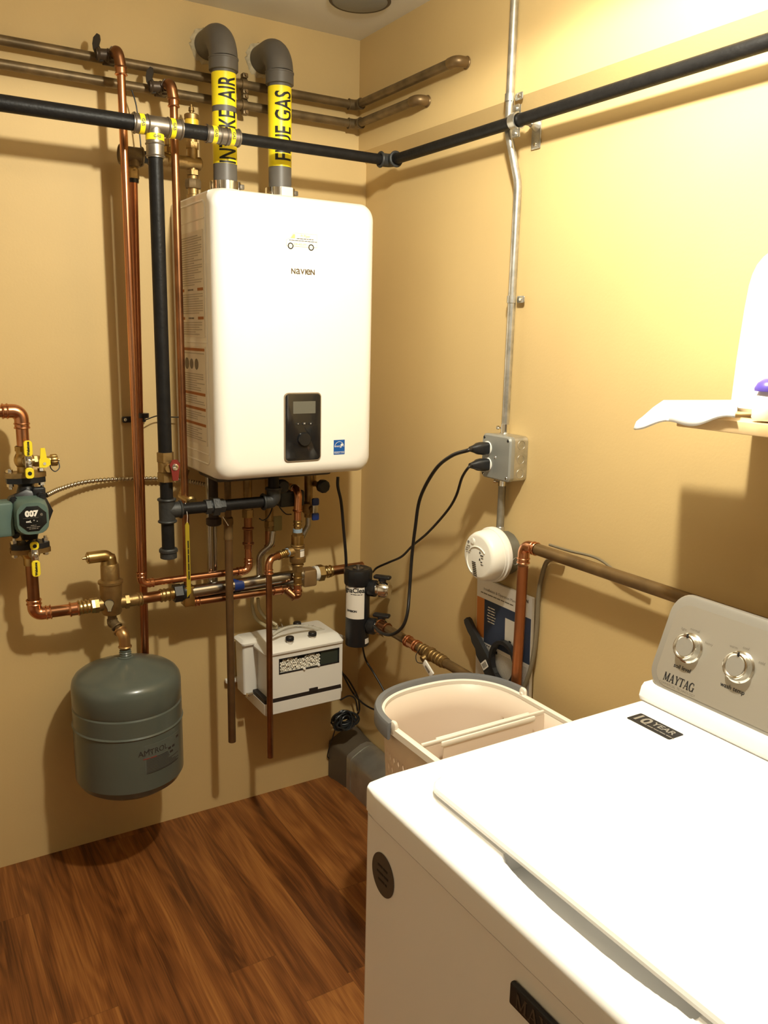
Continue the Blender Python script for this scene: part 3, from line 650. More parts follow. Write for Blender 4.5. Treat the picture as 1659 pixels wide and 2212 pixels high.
# union up to the boiler
up = thing('boiler_union', (xe, RY-.005, .86), 'dark copper and brass union below boiler above the short curved copper', 'pipe fitting')
MB().lathe((xe, RY-.005, .858), Z_, [(0, .0115), (.012, .0115), (.014, .0165), (.018, .0165), (.020, .0125), (.055, .0125), (.058, .0165), (.062, .0165), (.064, .0115), (.095, .0115)], 24).build('coupling', COPPERD, up)
MB().hexn((xe, RY-.005, .950), (xe, RY-.005, .972), .017).cyl((xe, RY-.005, .97), (xe, RY-.005, BZ0), .0125).build('nut', BRASSD, up)

r2 = thing('copper_riser', (R2x, RY, .73), 'copper riser beside the boiler panel, bending right beneath the gas tee', 'copper pipe', 'copper risers left of boiler')
arc, _ = arc_path([(R2x-.006, -.092, LZ), (R2x-.006, RY, LZ), (R2x, RY, LZ-.035)], .022); MB().tube(arc, .0132, 20).torus((R2x, RY, LZ-.036), Z_, .0132, .0022, 20, 6).build('top_elbow', COPPERD, r2)
MB().cyl((R2x, RY, LZ-.034), (R2x, RY, LZ-.052), .0128).torus((R2x, RY, LZ-.052), Z_, .0128, .002, 20, 6).build('press_sleeve', COPPER, r2)
R2b = V((-0.6267, -0.1300, 0.7421)); q1 = V((-0.3206, -0.1300, 0.7268)); q1.z = R2b.z = .723
mxp = V((-0.3004, -0.1600, 0.8975)); MXX, MXY = mxp.x, -.16
arc, _ = arc_path([(R2x, RY, LZ-.03), (R2x, RY, R2b.z), (q1.x-.03, -.135, q1.z), (q1.x+.004, -.135, q1.z), (MXX, MXY, .698), (MXX, MXY, .735)], .016)
MB().tube(arc, .0098, 18).build('pipe', COPPERD, r2)
elbow(r2, (R2x, RY, 1), (R2x, RY, R2b.z), (q1.x, RY, q1.z), .0098)
mb = MB(); coupling(mb, (q1.x-.045, -.134, q1.z), (q1.x-.020, -.135, q1.z), .012); mb.build('coupling', COPPER, r2)
MB().tube([(q1.x-.004, -.137, q1.z-.001), (MXX-.006, MXY+.001, .7025)], .0122, 18).torus((q1.x-.002, -.137, q1.z-.001), (.8, -.4, -.5), .0122, .002, 18, 6).torus((MXX-.010, MXY+.002, .704), (.8, -.4, -.5), .0122, .002, 18, 6).build('elbow', COPPERD, r2)
elbow(r2, (q1.x, -.135, q1.z), (MXX, MXY, .700), (MXX, MXY, .8), .0098, .012, COPPERD)
# dull copper behind, from the brass fill fitting to below the separator
R3x, R3y = -0.7105, -.075; zf = 1.8191
r3 = thing('copper_riser', (R3x, R3y, .40), 'dull copper riser behind the tallest one, running on down behind the tank', 'copper pipe', 'copper risers left of boiler')
MB().cyl((R3x, R3y, zf), (-0.7173, -.028, .40), .0108, seg=20).build('pipe', mat('riser_copper_red', (.50, .20, .09), .33, 1., vscale=5, col2=(.34, .13, .06)), r3)
MB().lathe((R3x, R3y, zf-.004), Z_, [(0, .0135), (.004, .0140), (.014, .0135)], 20).build('rubber_washer', BLACK, r3)
# black pipe clip on the wall behind the risers
cz = 1.2218
pcx = R3x+.002
pc_ = thing('pipe_clip', (pcx, 0, cz-.02), 'black plastic pipe clip screwed to wall behind the copper risers', 'pipe clip')
MB().rbox((pcx-.006, -.008, cz), X_, Z_, NY, .062, .016, .014, .003).build('clip_base', BLACK, pc_)
MB().lathe((pcx+.001, -.075, cz+.010), Z_, [(0, .0112), (0, .0145), (.012, .0145), (.012, .0112)], 20, (False, False)).box((pcx-.006, -.064, cz-.002), (pcx+.008, -.012, cz+.012)).build('clip_ring', BLACK, pc_)
for s in (-1, 1): MB().lathe((pcx-.006+s*.024, -.015, cz), NY, [(0, .0045), (.002, .003)], 12).build('screw', CHROME, pc_)
tag(cable('sensor_wire', [(pcx+.014, -.05, cz+.002), (pcx+.05, -.035, cz+.010), (-.63, -.03, cz+.006), (BX0+.01, -.035, cz+.004)], .0016), 'thin black wire from the pipe clip to the boiler side', 'wire')
tag(cable('sensor_wire', [(-.70, -.055, LZ-.012), (-.688, -.05, LZ-.05), (-.680, -.045, LZ-.13), (-.682, -.05, 1.90)], .0018), 'thin dark wire hanging from lower brown line beside leftmost riser', 'wire')

# ------------------------------------------------------------------ fill valve assembly behind the gas tee
fz = 1.8769; fy = -.085
fa = thing('backflow_valve', (-.66, fy, fz), 'brass fill valve assembly behind the black gas tee, left of vents', 'valve')
MB().cyl((-.742, fy, fz), (-.690, fy, fz), .0205, seg=24).torus((-.742, fy, fz), X_, .0205, .003, 24, 8).cyl((R3x, fy, fz), (R3x, fy, fz-.026), .0175, seg=24).torus((-.690, fy, fz), X_, .0205, .003, 24, 8).build('brown_tee', BROWN, fa)
MB().cyl((R3x, R3y, fz-.02), (R3x, R3y, fz-.030), .0135).hexn((R3x, R3y, fz-.030), (R3x, R3y, fz-.052), .0160).lathe((R3x, R3y, zf+.008), Z_, [(0, .0125), (.006, .0145), (.012, .0125), (.016, .0145), (.024, .0115)], 20).build('brass_fitting', BRASSD, fa)
MB().cyl((-.692, fy, fz), (-.655, fy, fz), .0145).torus((-.672, fy, fz), X_, .0145, .003, 20, 6).build('nipple', IRON, fa)
xa = -0.5380
MB().lathe((-.657, fy, fz), X_, [(0, .013), (.004, .0175), (.030, .0175), (.034, .0155), (.090, .0165), (xa+.657-.003, .0165), (xa+.657, .014)], 28).build('valve_body', BRASSD, fa)
xs_ = -0.6233
MB().cyl((xs_, fy, fz+.010), (xs_, fy, fz+.050), .0085).hexn((xs_, fy, fz+.018), (xs_, fy, fz+.030), .012).torus((xs_, fy, fz+.034), Z_, .0085, .0025, 16, 6).build('brass_port', BRASS, fa)
ax_ = -0.5600
av = thing('air_vent', (ax_, fy, BZ1), 'brass automatic air vent with yellow band standing on the boiler top', 'valve')
zt = 2.0160; z1_, z2_ = 1.9935, 1.9804; z3_ = 1.9464
MB().lathe((ax_, fy, z3_-.01), Z_, [(0, .017), (z2_-z3_+.01, .017)], 28).build('yellow_band', mat('band_yellow_brass', (.80, .55, .05), .35, .3), av)
MB().lathe((ax_, fy, z2_), Z_, [(0, .0185), (z1_-z2_-.002, .0185), (z1_-z2_, .016), (z1_-z2_+.001, .005), (z1_-z2_+.006, .005), (z1_-z2_+.007, .0075), (z1_-z2_+.016, .0065), (z1_-z2_+.017, .0035), (zt-z2_, .003)], 24).build('cap', BRASSD, av)
MB().lathe((ax_, fy, BZ1-.004), Z_, [(0, .0165), (.016, .0165), (.018, .0135), (.032, .0135), (.034, .019), (.052, .019), (.054, .014), (.062, .014), (.064, .011), (.100, .011), (.102, .0135), (z3_-BZ1, .0135)], 24).hexn((ax_, fy, z3_-.035), (ax_, fy, z3_-.020), .0165).hexn((ax_, fy, BZ1+.060), (ax_, fy, BZ1+.072), .0165).build('brass_body', BRASSD, av)
MB().lathe((ax_, fy, BZ1+.028), Z_, [(0, .020), (.004, .0215), (.018, .0215), (.022, .019)], 8).build('dark_nut', BROWN, av)

# ------------------------------------------------------------------ circulator pump column at the left edge
PX, PY = -1.009, -.105
le = thing('return_pipe', (PX, PY, 1.19), 'copper pipe bending down into the top of the circulator', 'copper pipe')
run(le, [(-2.699, PY, 1.2608), (PX, PY, 1.2608), (PX, PY, 1.1622)], .0145, .028, COPPER, elbows=[])
elbow(le, (-1.3, PY, 1.2608), (PX, PY, 1.2608), (PX, PY, 1), .0145, .030, COPPER, 1.16)
ll = thing('supply_pipe', (PX, PY, .74), 'copper pipe dropping from the circulator and bending towards air separator', 'copper pipe')
SZ = .752; SX, SY = -.822, -.12
run(ll, [(PX, PY, 0.8900), (PX, PY, SZ-.006), (-.905, SY, SZ-.002)], .0145, .026, COPPERD, elbows=[])
elbow(ll, (PX, PY, 1), (PX, PY, SZ-.006), (-.9, SY, SZ), .0145, .027, COPPER, 1.16)
MB().tube([(-.975, -.108, SZ-.005), (-.908, SY, SZ-.002)], .0148, 20).build('bright_length', COPPER, ll)
cp_ = MB(); coupling(cp_, (-.925, -.117, SZ-.003), (-.905, SY, SZ-.002), .0170); cp_.build('press_sleeve', COPPER, ll)
pm = thing('circulator_pump', (PX, PY, .93), 'green circulator pump with black numbered face at photo left edge', 'pump')
zf0, zf1 = 1.1000, 0.9212; pz = 1.0159
pfx = -1.0132
# flanges
def flange(z, s):
    ya = PY
    g = MB().prism((PX, ya, z), X_, Y_, Z_, [(-.046, -.014), (-.026, -.026), (.026, -.026), (.046, -.014), (.046, .014), (.026, .026), (-.026, .026), (-.046, .014)], 0, s*.012).build('brass_flange', BRASSD, pm)
    MB().prism((PX, ya, z-s*.0005), X_, Y_, Z_, [(-.044, -.013), (-.025, -.027), (.025, -.027), (.044, -.013), (.044, .013), (.025, .027), (-.025, .027), (-.044, .013)], -s*.013, 0).build('black_flange', BLACK, pm)
    for sx in (-1, 1):
        MB().cyl((PX+sx*.036, ya-.004, z+s*.022), (PX+sx*.036, ya-.004, z-s*.028), .0042).hexn((PX+sx*.036, ya-.004, z+s*.013), (PX+sx*.036, ya-.004, z+s*.020), .008).hexn((PX+sx*.036, ya-.004, z-s*.014), (PX+sx*.036, ya-.004, z-s*.022), .008).build('flange_bolt', CHROME, pm)
flange(zf0, 1); flange(zf1, -1)
MB().lathe((PX, PY, zf1+.012), Z_, [(0, .024), (.010, .018), (.030, .024), (.045, .040), ((zf0-zf1)/2-.012, .046), (zf0-zf1-.024-.045, .040), (zf0-zf1-.024-.030, .024), (zf0-zf1-.024-.010, .018), (zf0-zf1-.024, .024)], 28).build('volute', BLACK, pm)
MB().lathe((PX-.004, PY-.02, pz), NY, [(0, .058), (.012, .058), (.016, .052)], 8).build('volute_flange', BLACK, pm)
oc = [(math.cos(PI/8+k*PI/4)*.040*1.04, math.sin(PI/8+k*PI/4)*.043*1.04) for k in range(8)]
mo = MB().rr((pfx, PY-.025, pz), X_, Z_, NY, [(0, .080, .086, .012), (.065, .076, .082, .024), (.080, .070, .076, .026)], n=4).build('motor_housing', GREEN, pm)
fc = V((pfx, PY-.1052, pz+.000))
face = MB().lathe(fc, NY, [(0, .0325), (.0012, .0325), (.0018, .0310)], 8).build('control_face', mat('face_black', (.010, .011, .011), .25), mo)
for v in face.data.vertices:
    q = v.co-(fc-ORG[face.name]); a = PI/8; q2 = Vector((q.x*math.cos(a)-q.z*math.sin(a), q.y, q.x*math.sin(a)+q.z*math.cos(a))); v.co = q2+(fc-ORG[face.name])
fo_ = fc+V((0, -.0019, 0))
text_mesh('007', .0185, WHITE, face, flat(fo_+V((-.003, 0, .012)), X_, Z_), bold=.0012)
text_mesh('e', .013, GREYINK, face, flat(fo_+V((.019, 0, .010)), X_, Z_), bold=.0002)
text_mesh('ooL  *  -', .0075, WHITE, face, flat(fo_+V((-.003, 0, -.006)), X_, Z_), bold=.0002)
for k, t in enumerate(('~6', '~15', '~10')): text_mesh(t, .0035, GREYINK, face, flat(fo_+V((0, 0, -.016-.004*k)), X_, Z_))
MB().box(fo_+V((-.022, .0002, .002)), fo_+V((.012, -.0002, .0025))).build('rule', GREYINK, face)
for sx, sz in ((-.034, .038), (.030, .042), (-.034, -.046)): MB().cyl((pfx+sx, PY-.035, pz+sz), (pfx+sx, PY-.058, pz+sz), .0095, seg=16).cyl((pfx+sx, PY-.056, pz+sz), (pfx+sx, PY-.066, pz+sz), .006, seg=6).build('housing_bolt', BLACK, pm)
MB().rbox((pfx-.078, PY-.050, pz-.004), X_, Z_, NY, .080, .082, .058, .005).build('wiring_box', GREEN, pm)
MB().rbox((pfx-.124, PY-.050, pz-.004), X_, Z_, NY, .014, .088, .062, .004).build('box_cover', BLACK, pm)
MB().rbox((pfx+.028, PY-.028, pz+.048), X_, Z_, NY, .030, .026, .020, .004).build('cable_gland', BLACK, pm)
# isolation valves with yellow levers
def iso(z_hi, z_lo, lab, x, sgn, words):
    t = thing('isolation_valve', (x, PY, z_lo), lab, 'valve', 'yellow-levered isolation valves on circulator')
    zc = (z_hi+z_lo)/2
    MB().cyl((x, PY, zc-.034), (x, PY, zc+.034), .018, seg=24).hexn((x, PY, zc+.022), (x, PY, zc+.034), .020).sphere((x, PY, zc), .024, 18, 10).cyl((x, PY, zc), (x, PY-.034, zc), .010).build('valve_body', BRASS, t)
    xh = x+.004
    MB().rbox((xh, PY-.040, zc), X_, Z_, NY, .017, .032, .008, .003).lathe((xh, PY-.044, zc), NY, [(0, .007), (.002, .007), (.003, .005), (.006, .004)], 16).build('lever_plate', CHROME, t)
    for s, L_ in ((1, words[0]), (-1, words[1])):
        a, b = zc+s*.014, zc+s*(.014+L_)
        g = MB().rr((xh, PY-.042, (a+b)/2), X_, Z_, NY, [(-.004, .018, abs(b-a)-.002, .006), (-.002, .020, abs(b-a), .0075), (.003, .020, abs(b-a), .0075), (.005, .018, abs(b-a)-.002, .006)]).build('lever_grip', YELH, t)
        if L_ > .03: text_mesh('Webstone', .0078, INK, g, (lambda x_, y_, h, zz=(a+b)/2: V((xh-y_, PY-.0472-h, zz+x_*1.0))), bold=.0005)
        else: MB().lathe((xh, PY-.0474, (a+b)/2), NY, [(0, .0048), (.0003, .0048)], 16).build('direction_mark', INK, g)
    return t
iso(1.1555, 1.1275, 'valve with two-ended yellow lever above the circulator', PX, 1, (.038, .026))
iso(0.9199, 0.9012, 'valve with two-ended yellow lever below the circulator', PX, -1, (.020, .040))
dz_ = 1.1389
dv = thing('drain_valve', (PX+.03, PY-.01, dz_), 'side drain valve with yellow lever and capped brass hose thread', 'valve')
dy = PY-.012
MB().cyl((PX+.014, dy, dz_), (PX+.036, dy, dz_), .0125).hexn((PX+.020, dy, dz_), (PX+.032, dy, dz_), .0150).cyl((PX+.036, dy, dz_), (PX+.058, dy, dz_), .0105).cyl((PX+.042, dy, dz_), (PX+.042, dy-.02, dz_), .006).build('valve_body', BRASS, dv)
MB().prism((PX+.040, dy-.020, dz_), X_, Z_, NY, [(-.012, -.013), (.004, -.014), (.014, -.007), (.014, .006), (.006, .010), (.003, .034), (-.007, .034), (-.009, .010), (-.012, .004)], 0, .005).build('lever', YELH, dv)
MB().lathe((PX+.040, dy-.025, dz_-.004), NY, [(0, .0045), (.002, .0035)], 12).build('lever_nut', CHROME, dv)
cb_ = MB()
cb_.loft([[V((PX+.058+t, dy+math.cos(2*PI*k/32)*(q+(.0012 if k % 2 else 0)), dz_+math.sin(2*PI*k/32)*(q+(.0012 if k % 2 else 0)))) for k in range(32)] for t, q in ((0, .0125), (.002, .0135), (.014, .0135), (.016, .0120))]).cyl((PX+.074, dy, dz_), (PX+.079, dy, dz_), .003).build('hose_cap', BRASS, dv)
MB().tube(smooth_path([(PX+.055, dy-.012, dz_-.002), (PX+.056, dy-.010, dz_-.018), (PX+.066, dy-.010, dz_-.027), (PX+.077, dy-.006, dz_-.018), (PX+.076, dy, dz_-.001)], 6), .0014, 8).build('cap_strap', BLACK, dv)

# ------------------------------------------------------------------ armoured cable
def bx(t, pts): return pts
ap = smooth_path([(-0.9647, -0.1100, 1.0507), (-0.9242, -0.0700, 1.0573), (-0.8608, -0.0400, 1.0647), (-0.7855, -0.0220, 1.0640), (-0.7110, -0.0200, 1.0610), (-0.6345, -0.0200, 1.0557), (-0.5853, -0.0300, 1.0486), (-0.5424, -0.0600, 1.0398), (-0.5129, -0.0900, 1.0347)], 44)
rs = [.0056+.0013*math.sin(i*PI/3) for i in range(len(ap))]
tag(MB().tube(ap, rs, 12).build('armored_cable', mat('cable_armor', (.50, .44, .32), .3, 1.), sharp=80), 'flexible armoured metal cable from circulator across the wall to boiler', 'cable')

# ------------------------------------------------------------------ air separator
sp = thing('air_separator', (SX, SY, .70), 'brass air separator with round body and bent top above the tank', 'air separator')
zA = [0.7228, 0.7950, 0.8076, 0.8177, 0.8602, 0.8864]
MB().lathe((SX, SY, zA[0]), Z_, [(-.004, .012), (0, .0225), (.006, .0260), (zA[1]-zA[0], .0285), (zA[2]-zA[0]-.002, .0285), (zA[2]-zA[0], .0320), (zA[2]-zA[0]+.006, .0320), (zA[2]-zA[0]+.010, .0240), (zA[4]-zA[0]-.004, .0235), (zA[4]-zA[0], .0215)], 40).build('body', BRASSD, sp)
arc, _ = arc_path([(SX-.002, SY, zA[4]-.004), (SX-.002, SY, zA[5]-.004), (SX-.055, SY-.004, zA[5]-.004)], .016)
MB().tube(arc, [.0212]*1+[.0195]*3+[.0155]*(len(arc)-4), 20).build('top_bend', BRASS, sp)
MB().cyl((SX-.038, SY-.003, zA[5]-.004), (SX-.058, SY-.004, zA[5]-.004), .0115).cyl((SX-.058, SY-.004, zA[5]-.004), (SX-.068, SY-.004, zA[5]-.004), .0035).build('vent_tip', BRASS, sp)
for s in (-1, 1): MB().cyl((SX+s*.018, SY, SZ), (SX+s*.040, SY, SZ), .0175, seg=24).hexn((SX+s*.034, SY, SZ), (SX+s*.044, SY, SZ), .021).build('port', BRASSD, sp)
em = MB(); drop = [(math.sin(a)*.0115, .006+math.cos(a)*.0105) for a in [2*PI*k/28 for k in range(28)] if math.cos(a) > -.65 and a <= PI]+[(.005, -.010), (.0045, -.016), (-.0045, -.016), (-.005, -.010)]+[(math.sin(a)*.0115, .006+math.cos(a)*.0105) for a in [2*PI*k/28 for k in range(28)] if math.cos(a) > -.65 and a > PI]
pl = cylplace((SX, SY, 0), .0283, -.42, SZ+.002)
ok = [pl(x, y, .0008) for x, y in drop]; em.v = ok; em.f = [tuple(range(len(ok)))]; 
em.build('emblem', mat('emblem_cream', (.42, .36, .22), .5, .3), sp)
em2 = MB().tube([pl(x, y, .0012) for x, y in drop+[drop[0]]], .0006, 6).build('emblem_outline', INK, sp)
# brass press adapters each side
pa = thing('press_adapter', (-.885, SY, SZ), 'ribbed brass press adapter left of the air separator', 'pipe fitting', 'brass adapters beside the air separator')
mb = MB().cyl((-.908, SY, SZ-.002), (-.864, SY, SZ), .0168, seg=24)
for q in (-.905, -.896, -.886, -.876): mb.torus((q, SY, SZ), X_, .0170, .0024, 24, 8)
mb.hexn((-.874, SY, SZ), (-.862, SY, SZ), .0205); mb.build('adapter_body', BRASS, pa)
pb = thing('press_adapter', (-.76, SY, SZ), 'dull brass press adapter right of the air separator', 'pipe fitting', 'brass adapters beside the air separator')
mb = MB().cyl((-.780, SY, SZ), (-.742, SY, SZ), .0165, seg=24)
for q in (-.752, -.744): mb.torus((q, SY, SZ), X_, .0165, .0024, 24, 8)
mb.build('adapter_body', BRASSD, pb)
# copper between separator and header
hc = thing('header_inlet_pipe', (-.70, SY, SZ), 'short copper pipe with brass end and black nut feeding the steel header', 'copper pipe')
MB().cyl((-.744, SY, SZ), (-.690, SY, SZ+.001), .0148, seg=20).build('pipe', COPPERD, hc)
mb = MB().cyl((-.694, SY, SZ+.001), (-.652, SY, SZ+.002), .0165, seg=24)
for q in (-.690, -.680, -.668): mb.torus((q, SY, SZ+.001), X_, .0165, .0022, 24, 8)
mb.build('brass_end', BRASS, hc)
MB().hexn((-.656, SY, SZ+.002), (-.634, SY, SZ+.002), .0255).lathe((-.634, SY, SZ+.002), X_, [(0, .021), (.004, .024), (.016, .024), (.018, .018)], 28).build('black_nut', BLACK, hc)
# ------------------------------------------------------------------ steel header
hd = thing('steel_header', (-.4, SY, .72), 'pair of stainless header tubes under the boiler with blue label', 'pipe header')
hx0, hx1 = -.622, -0.2677
MB().rbox((hx0+.006, SY, SZ-.008), X_, Z_, NY, .030, .058, .040, .004).build('end_block', BRASS, hd)
MB().cyl((hx0+.015, SY-.006, SZ+.002), (hx1, SY-.006, SZ+.006), .0178, seg=28).build('tube', STEEL, hd)
MB().cyl((hx0+.015, SY+.012, SZ-.030), (hx1, SY+.012, SZ-.026), .0150, seg=28).build('tube', STEEL, hd)
MB().lathe((-0.4866, SY-.006, SZ+.003), X_, [(0, .0179), (0, .0183), (.028, .0183), (.028, .0179)], 28, (False, False)).build('blue_label', BLUE, hd)
MB().rbox((hx1+.018, SY-.002, SZ-.004), X_, Z_, NY, .044, .052, .046, .006).build('end_block', mat('bronze_block', (.50, .36, .19), .4, .9), hd)
def bent(pts, r, R): q, _ = arc_path(pts, R); MB().tube(q, r, 16).build('branch_tube', STEEL, hd)
b1 = -0.4036
bent([(b1, SY, SZ+.015), (b1, SY, SZ+.080), (b1+.035, SY-.01, SZ+.11), (b1+.04, SY-.01, SZ+.15)], .0085, .03)
MB().lathe((b1, SY, SZ+.014), Z_, [(0, .013), (.006, .010)], 20).build('weld_ring', STEEL, hd)
b2 = -0.5451
bent([(b2, SY+.01, SZ+.010), (b2, SY+.01, BZ0)], .0085, .02); bent([(b2+.020, SY+.03, SZ+.010), (b2+.020, SY+.03, BZ0)], .0075, .02)
MB().lathe((b2, SY+.01, SZ+.012), Z_, [(0, .012), (.006, .009)], 20).build('weld_ring', STEEL, hd)
b3 = -0.2369
bent([(b3, SY+.02, 1.03), (b3, SY+.02, .90), (b3-.03, SY+.02, .85)], .0085, .02)
hn = thing('header_outlet_pipe', (-.19, SY, SZ), 'white-washered brass union and copper pipe from header to black filter', 'copper pipe')
hx2 = hx1+.040
MB().cyl((hx2, SY, SZ+.002), (hx2+.012, SY, SZ+.002), .0225, seg=28).build('white_washer', mat('washer_grey', (.62, .60, .54), .4), hn)
mb = MB().hexn((hx2+.012, SY, SZ+.002), (hx2+.030, SY, SZ+.002), .0255).cyl((hx2+.03, SY, SZ+.002), (hx2+.062, SY, SZ+.003), .0165, seg=24)
for q in (.036, .044, .056): mb.torus((hx2+q, SY, SZ+.003), X_, .0165, .0024, 24, 8)
mb.hexn((hx2+.040, SY, SZ+.002), (hx2+.050, SY, SZ+.002), .019); mb.build('union', BRASS, hn)
MB().cyl((hx2+.06, SY, SZ+.003), (-.060, SY, SZ+.004), .0145, seg=20).build('pipe', COPPERD, hn)

# ------------------------------------------------------------------ street elbows down to the tank
TKX, TKY = -.802, -.162; tz_top = 0.6294
nk = thing('tank_connector', (SX, SY, .62), 'brown nipple and street elbow joining air separator to tank', 'pipe fitting')
p0 = V((SX, SY, zA[0]+.002)); p1 = V((SX, SY, zA[0]-.020)); p2 = V((TKX-.002, TKY, tz_top+.042)); p3 = V((TKX, TKY, tz_top-.004))
q, _ = arc_path([p0, p1+V((0, 0, -.006)), p2+V((0, 0, .006)), p3], .02, 6)
MB().cyl(p0, p1, .0115).hexn(p1+V((0, 0, .006)), p1+V((0, 0, -.006)), .014).build('reducer', BROWN, nk)
MB().tube(q, .0095, 16).build('nipple', BROWN2, nk)
pm1 = p1.lerp(p2, .40); MB().cyl(p1+V((0, 0, -.002)), pm1, .0125).torus(pm1, p2-p1, .0125, .003, 20, 6).sphere(p1+V((.000, 0, -.006)), .0135, 12, 8).build('elbow', BROWN, nk)
pm2 = p1.lerp(p2, .66); arc, _ = arc_path([pm2, p2+V((0, 0, .004)), p3+V((0, 0, .014))], .016); MB().tube(arc, .0148, 20).torus(pm2, p2-p1, .0148, .003, 20, 6).torus(p3+V((0, 0, .016)), Z_, .0148, .003, 24, 6).build('street_elbow', mat('bronze_elbow', (.46, .28, .12), .35, .9), nk)
# ------------------------------------------------------------------ expansion tank
tb = 0.2488-.0; TR = .1405
tk = thing('expansion_tank', (TKX, TKY, tb), 'grey-green round expansion tank hanging under the air separator', 'tank')
hh = tz_top-.012-tb
zr1, zr2 = 0.4947, 0.4411
top = tz_top-.012
prof = [(0, .02), (.0, .050), (.004, .085), (.012, .112), (.026, .131), (.044, TR), (zr2-tb-.004, TR), (zr2-tb, TR+.0028), (zr2-tb+.004, TR), (zr1-tb-.006, TR), (zr1-tb-.002, TR-.0025), (zr1-tb+.004, TR-.0005), (hh-.072, TR-.0005), (hh-.060, TR-.003), (hh-.050, TR-.009), (hh-.042, TR-.020), (hh-.034, .100), (hh-.022, .070), (hh-.010, .036), (hh-.004, .016)]
MB().lathe((TKX, TKY, tb), Z_, prof, 64).build('shell', TANK, tk, 25)
MB().lathe((TKX, TKY, top-.004), Z_, [(0, .020), (.003, .015), (.006, .016), (.009, .0135), (.012, .016), (.015, .0135), (.018, .015), (.020, .012)], 24).build('threaded_neck', TANK, tk)
tl = cylplace((TKX, TKY, 0), TR+.0004, .20, 0.3984)
tp = mat('tank_ink', (.03, .022, .02), .5)
shell = [c for c in tk.children if c.name.startswith('shell')][0]
lb = cylpatch('data_label', mat('tank_label_tone', (.10, .113, .095), .35, coat=.2), shell, (TKX, TKY, 0), TR, .02, .86, 0.3429, 0.4190, .0003, 20)
text_mesh('AMTROL', .021, tp, lb, tl, cuts=4)
text_mesh('~9', .007, mat('tank_red', (.20, .05, .04), .5), lb, cylplace((TKX, TKY, 0), TR+.0005, .12, 0.3830), cuts=3)
mb = MB(); rnd = random.Random(5)
for k in range(11):
    z = 0.3804-.004*k; a0 = .05; wl = rnd.uniform(.38, .5) if k < 5 else rnd.uniform(.55, .78); L = []
    for j in range(13):
        a = a0+wl*j/12; s, c_ = math.sin(a), -math.cos(a); L.append([V((TKX+s*q_, TKY+c_*q_, zz)) for q_, zz in ((TR, z), (TR+.0007, z), (TR+.0007, z+.0014), (TR, z+.0014))])
    mb.loft(L)
mb.build('small_print', tp, lb)
tri = [(0, .012), (-.011, -.007), (.011, -.007)]; mb = MB(); pl = cylplace((TKX, TKY, 0), TR, .10, 0.3997-.002)
mb.tube([pl(x, y, .0006) for x, y in tri+[tri[0]]], .0005, 6).build('warning_triangle', tp, lb)
mb = MB()
for dx, dy, w_ in ((.55, -.008, .010), (.66, -.008, .010), (.60, -.020, .012), (.80, .010, .012)):
    c = cylplace((TKX, TKY, 0), TR, dx-.0, 0.3997+dy-.004)
    mb.loft([[c(x, y, h) for x, y, h in ((-w_/2, -.003, 0), (w_/2, -.003, 0), (w_/2, .003, 0), (-w_/2, .003, 0))], [c(x, y, h) for x, y, h in ((-w_/2, -.003, .0006), (w_/2, -.003, .0006), (w_/2, .003, .0006), (-w_/2, .003, .0006))]])
mb.build('pictograms', tp, lb)

# ------------------------------------------------------------------ mixing valve column
mx_ = thing('mixing_valve', (MXX, MXY, .74), 'brass mixing valve column with white tag hanging below the boiler', 'valve')
def mz(py): return 1.0061+(py-1070)*(-.00146)
def ringcyl(mb, z1, z0, r, rings=()):
    mb.cyl((MXX, MXY, z1), (MXX, MXY, z0), r, seg=24)
    for q in rings: mb.torus((MXX, MXY, q), Z_, r, .0022, 24, 8)
    return mb
q, _ = arc_path([(MXX+.004, MXY+.085, mz(1062)), (MXX+.002, MXY, mz(1058)), (MXX, MXY, mz(1100))], .024)
MB().tube(q, .0118, 20).torus(q[0], Y_, .0118, .002, 20, 6).torus((MXX, MXY, mz(1100)), Z_, .0125, .0024, 20, 6).build('top_elbow', COPPER, mx_)
MB().lathe((MXX+.003, MXY+.02, mz(1062)), Y_, [(0, .0155), (.004, .0165), (.010, .0165), (.014, .0155)], 24).build('chrome_ring', CHROME, mx_)
ringcyl(MB(), mz(1099), mz(1120), .0105, (mz(1102),)).build('copper_sleeve', COPPER, mx_)
ringcyl(MB(), mz(1119), mz(1138), .0112, (mz(1123), mz(1130))).build('brass_adapter', BRASS, mx_)
ringcyl(MB(), mz(1137), mz(1144), .0135).build('sealing_tape', mat('tape_blue', (.25, .33, .42), .6), mx_)
MB().hexn((MXX, MXY, mz(1144)), (MXX, MXY, mz(1164)), .0170).cyl((MXX, MXY, mz(1150)), (MXX, MXY, mz(1170)), .0185, seg=24).build('union_nut', BRASS, mx_)
ringcyl(MB(), mz(1168), mz(1194), .0190, (mz(1170), mz(1175))).cyl((MXX, MXY, mz(1183)), (MXX-.030, MXY, mz(1183)), .0140, seg=24).build('valve_body', BRASSD, mx_)
MB().lathe((MXX, MXY, mz(1204)), Z_, [(0, .0235), (.014, .0245), (.016, .019)], 28).build('flange', BRASSD, mx_)
wt_ = cylpatch('white_tag', PAPER, mx_, (MXX, MXY, 0), .0192, -.05, .85, mz(1192), mz(1174)); text_mesh('~8', .004, INK, wt_, cylplace((MXX, MXY, 0), .0200, .35, mz(1179)))
MB().hexn((MXX, MXY, mz(1203)), (MXX, MXY, mz(1224)), .0170).torus((MXX, MXY, mz(1210)), Z_, .0165, .002, 24, 6).build('union_nut', BRASSD, mx_)
ringcyl(MB(), mz(1223), mz(1252), .0125, (mz(1236), mz(1250))).build('brass_adapter', BRASS, mx_)
ringcyl(MB(), mz(1250), .712, .0118, (mz(1262), .722)).build('copper_sleeve', COPPER, mx_)
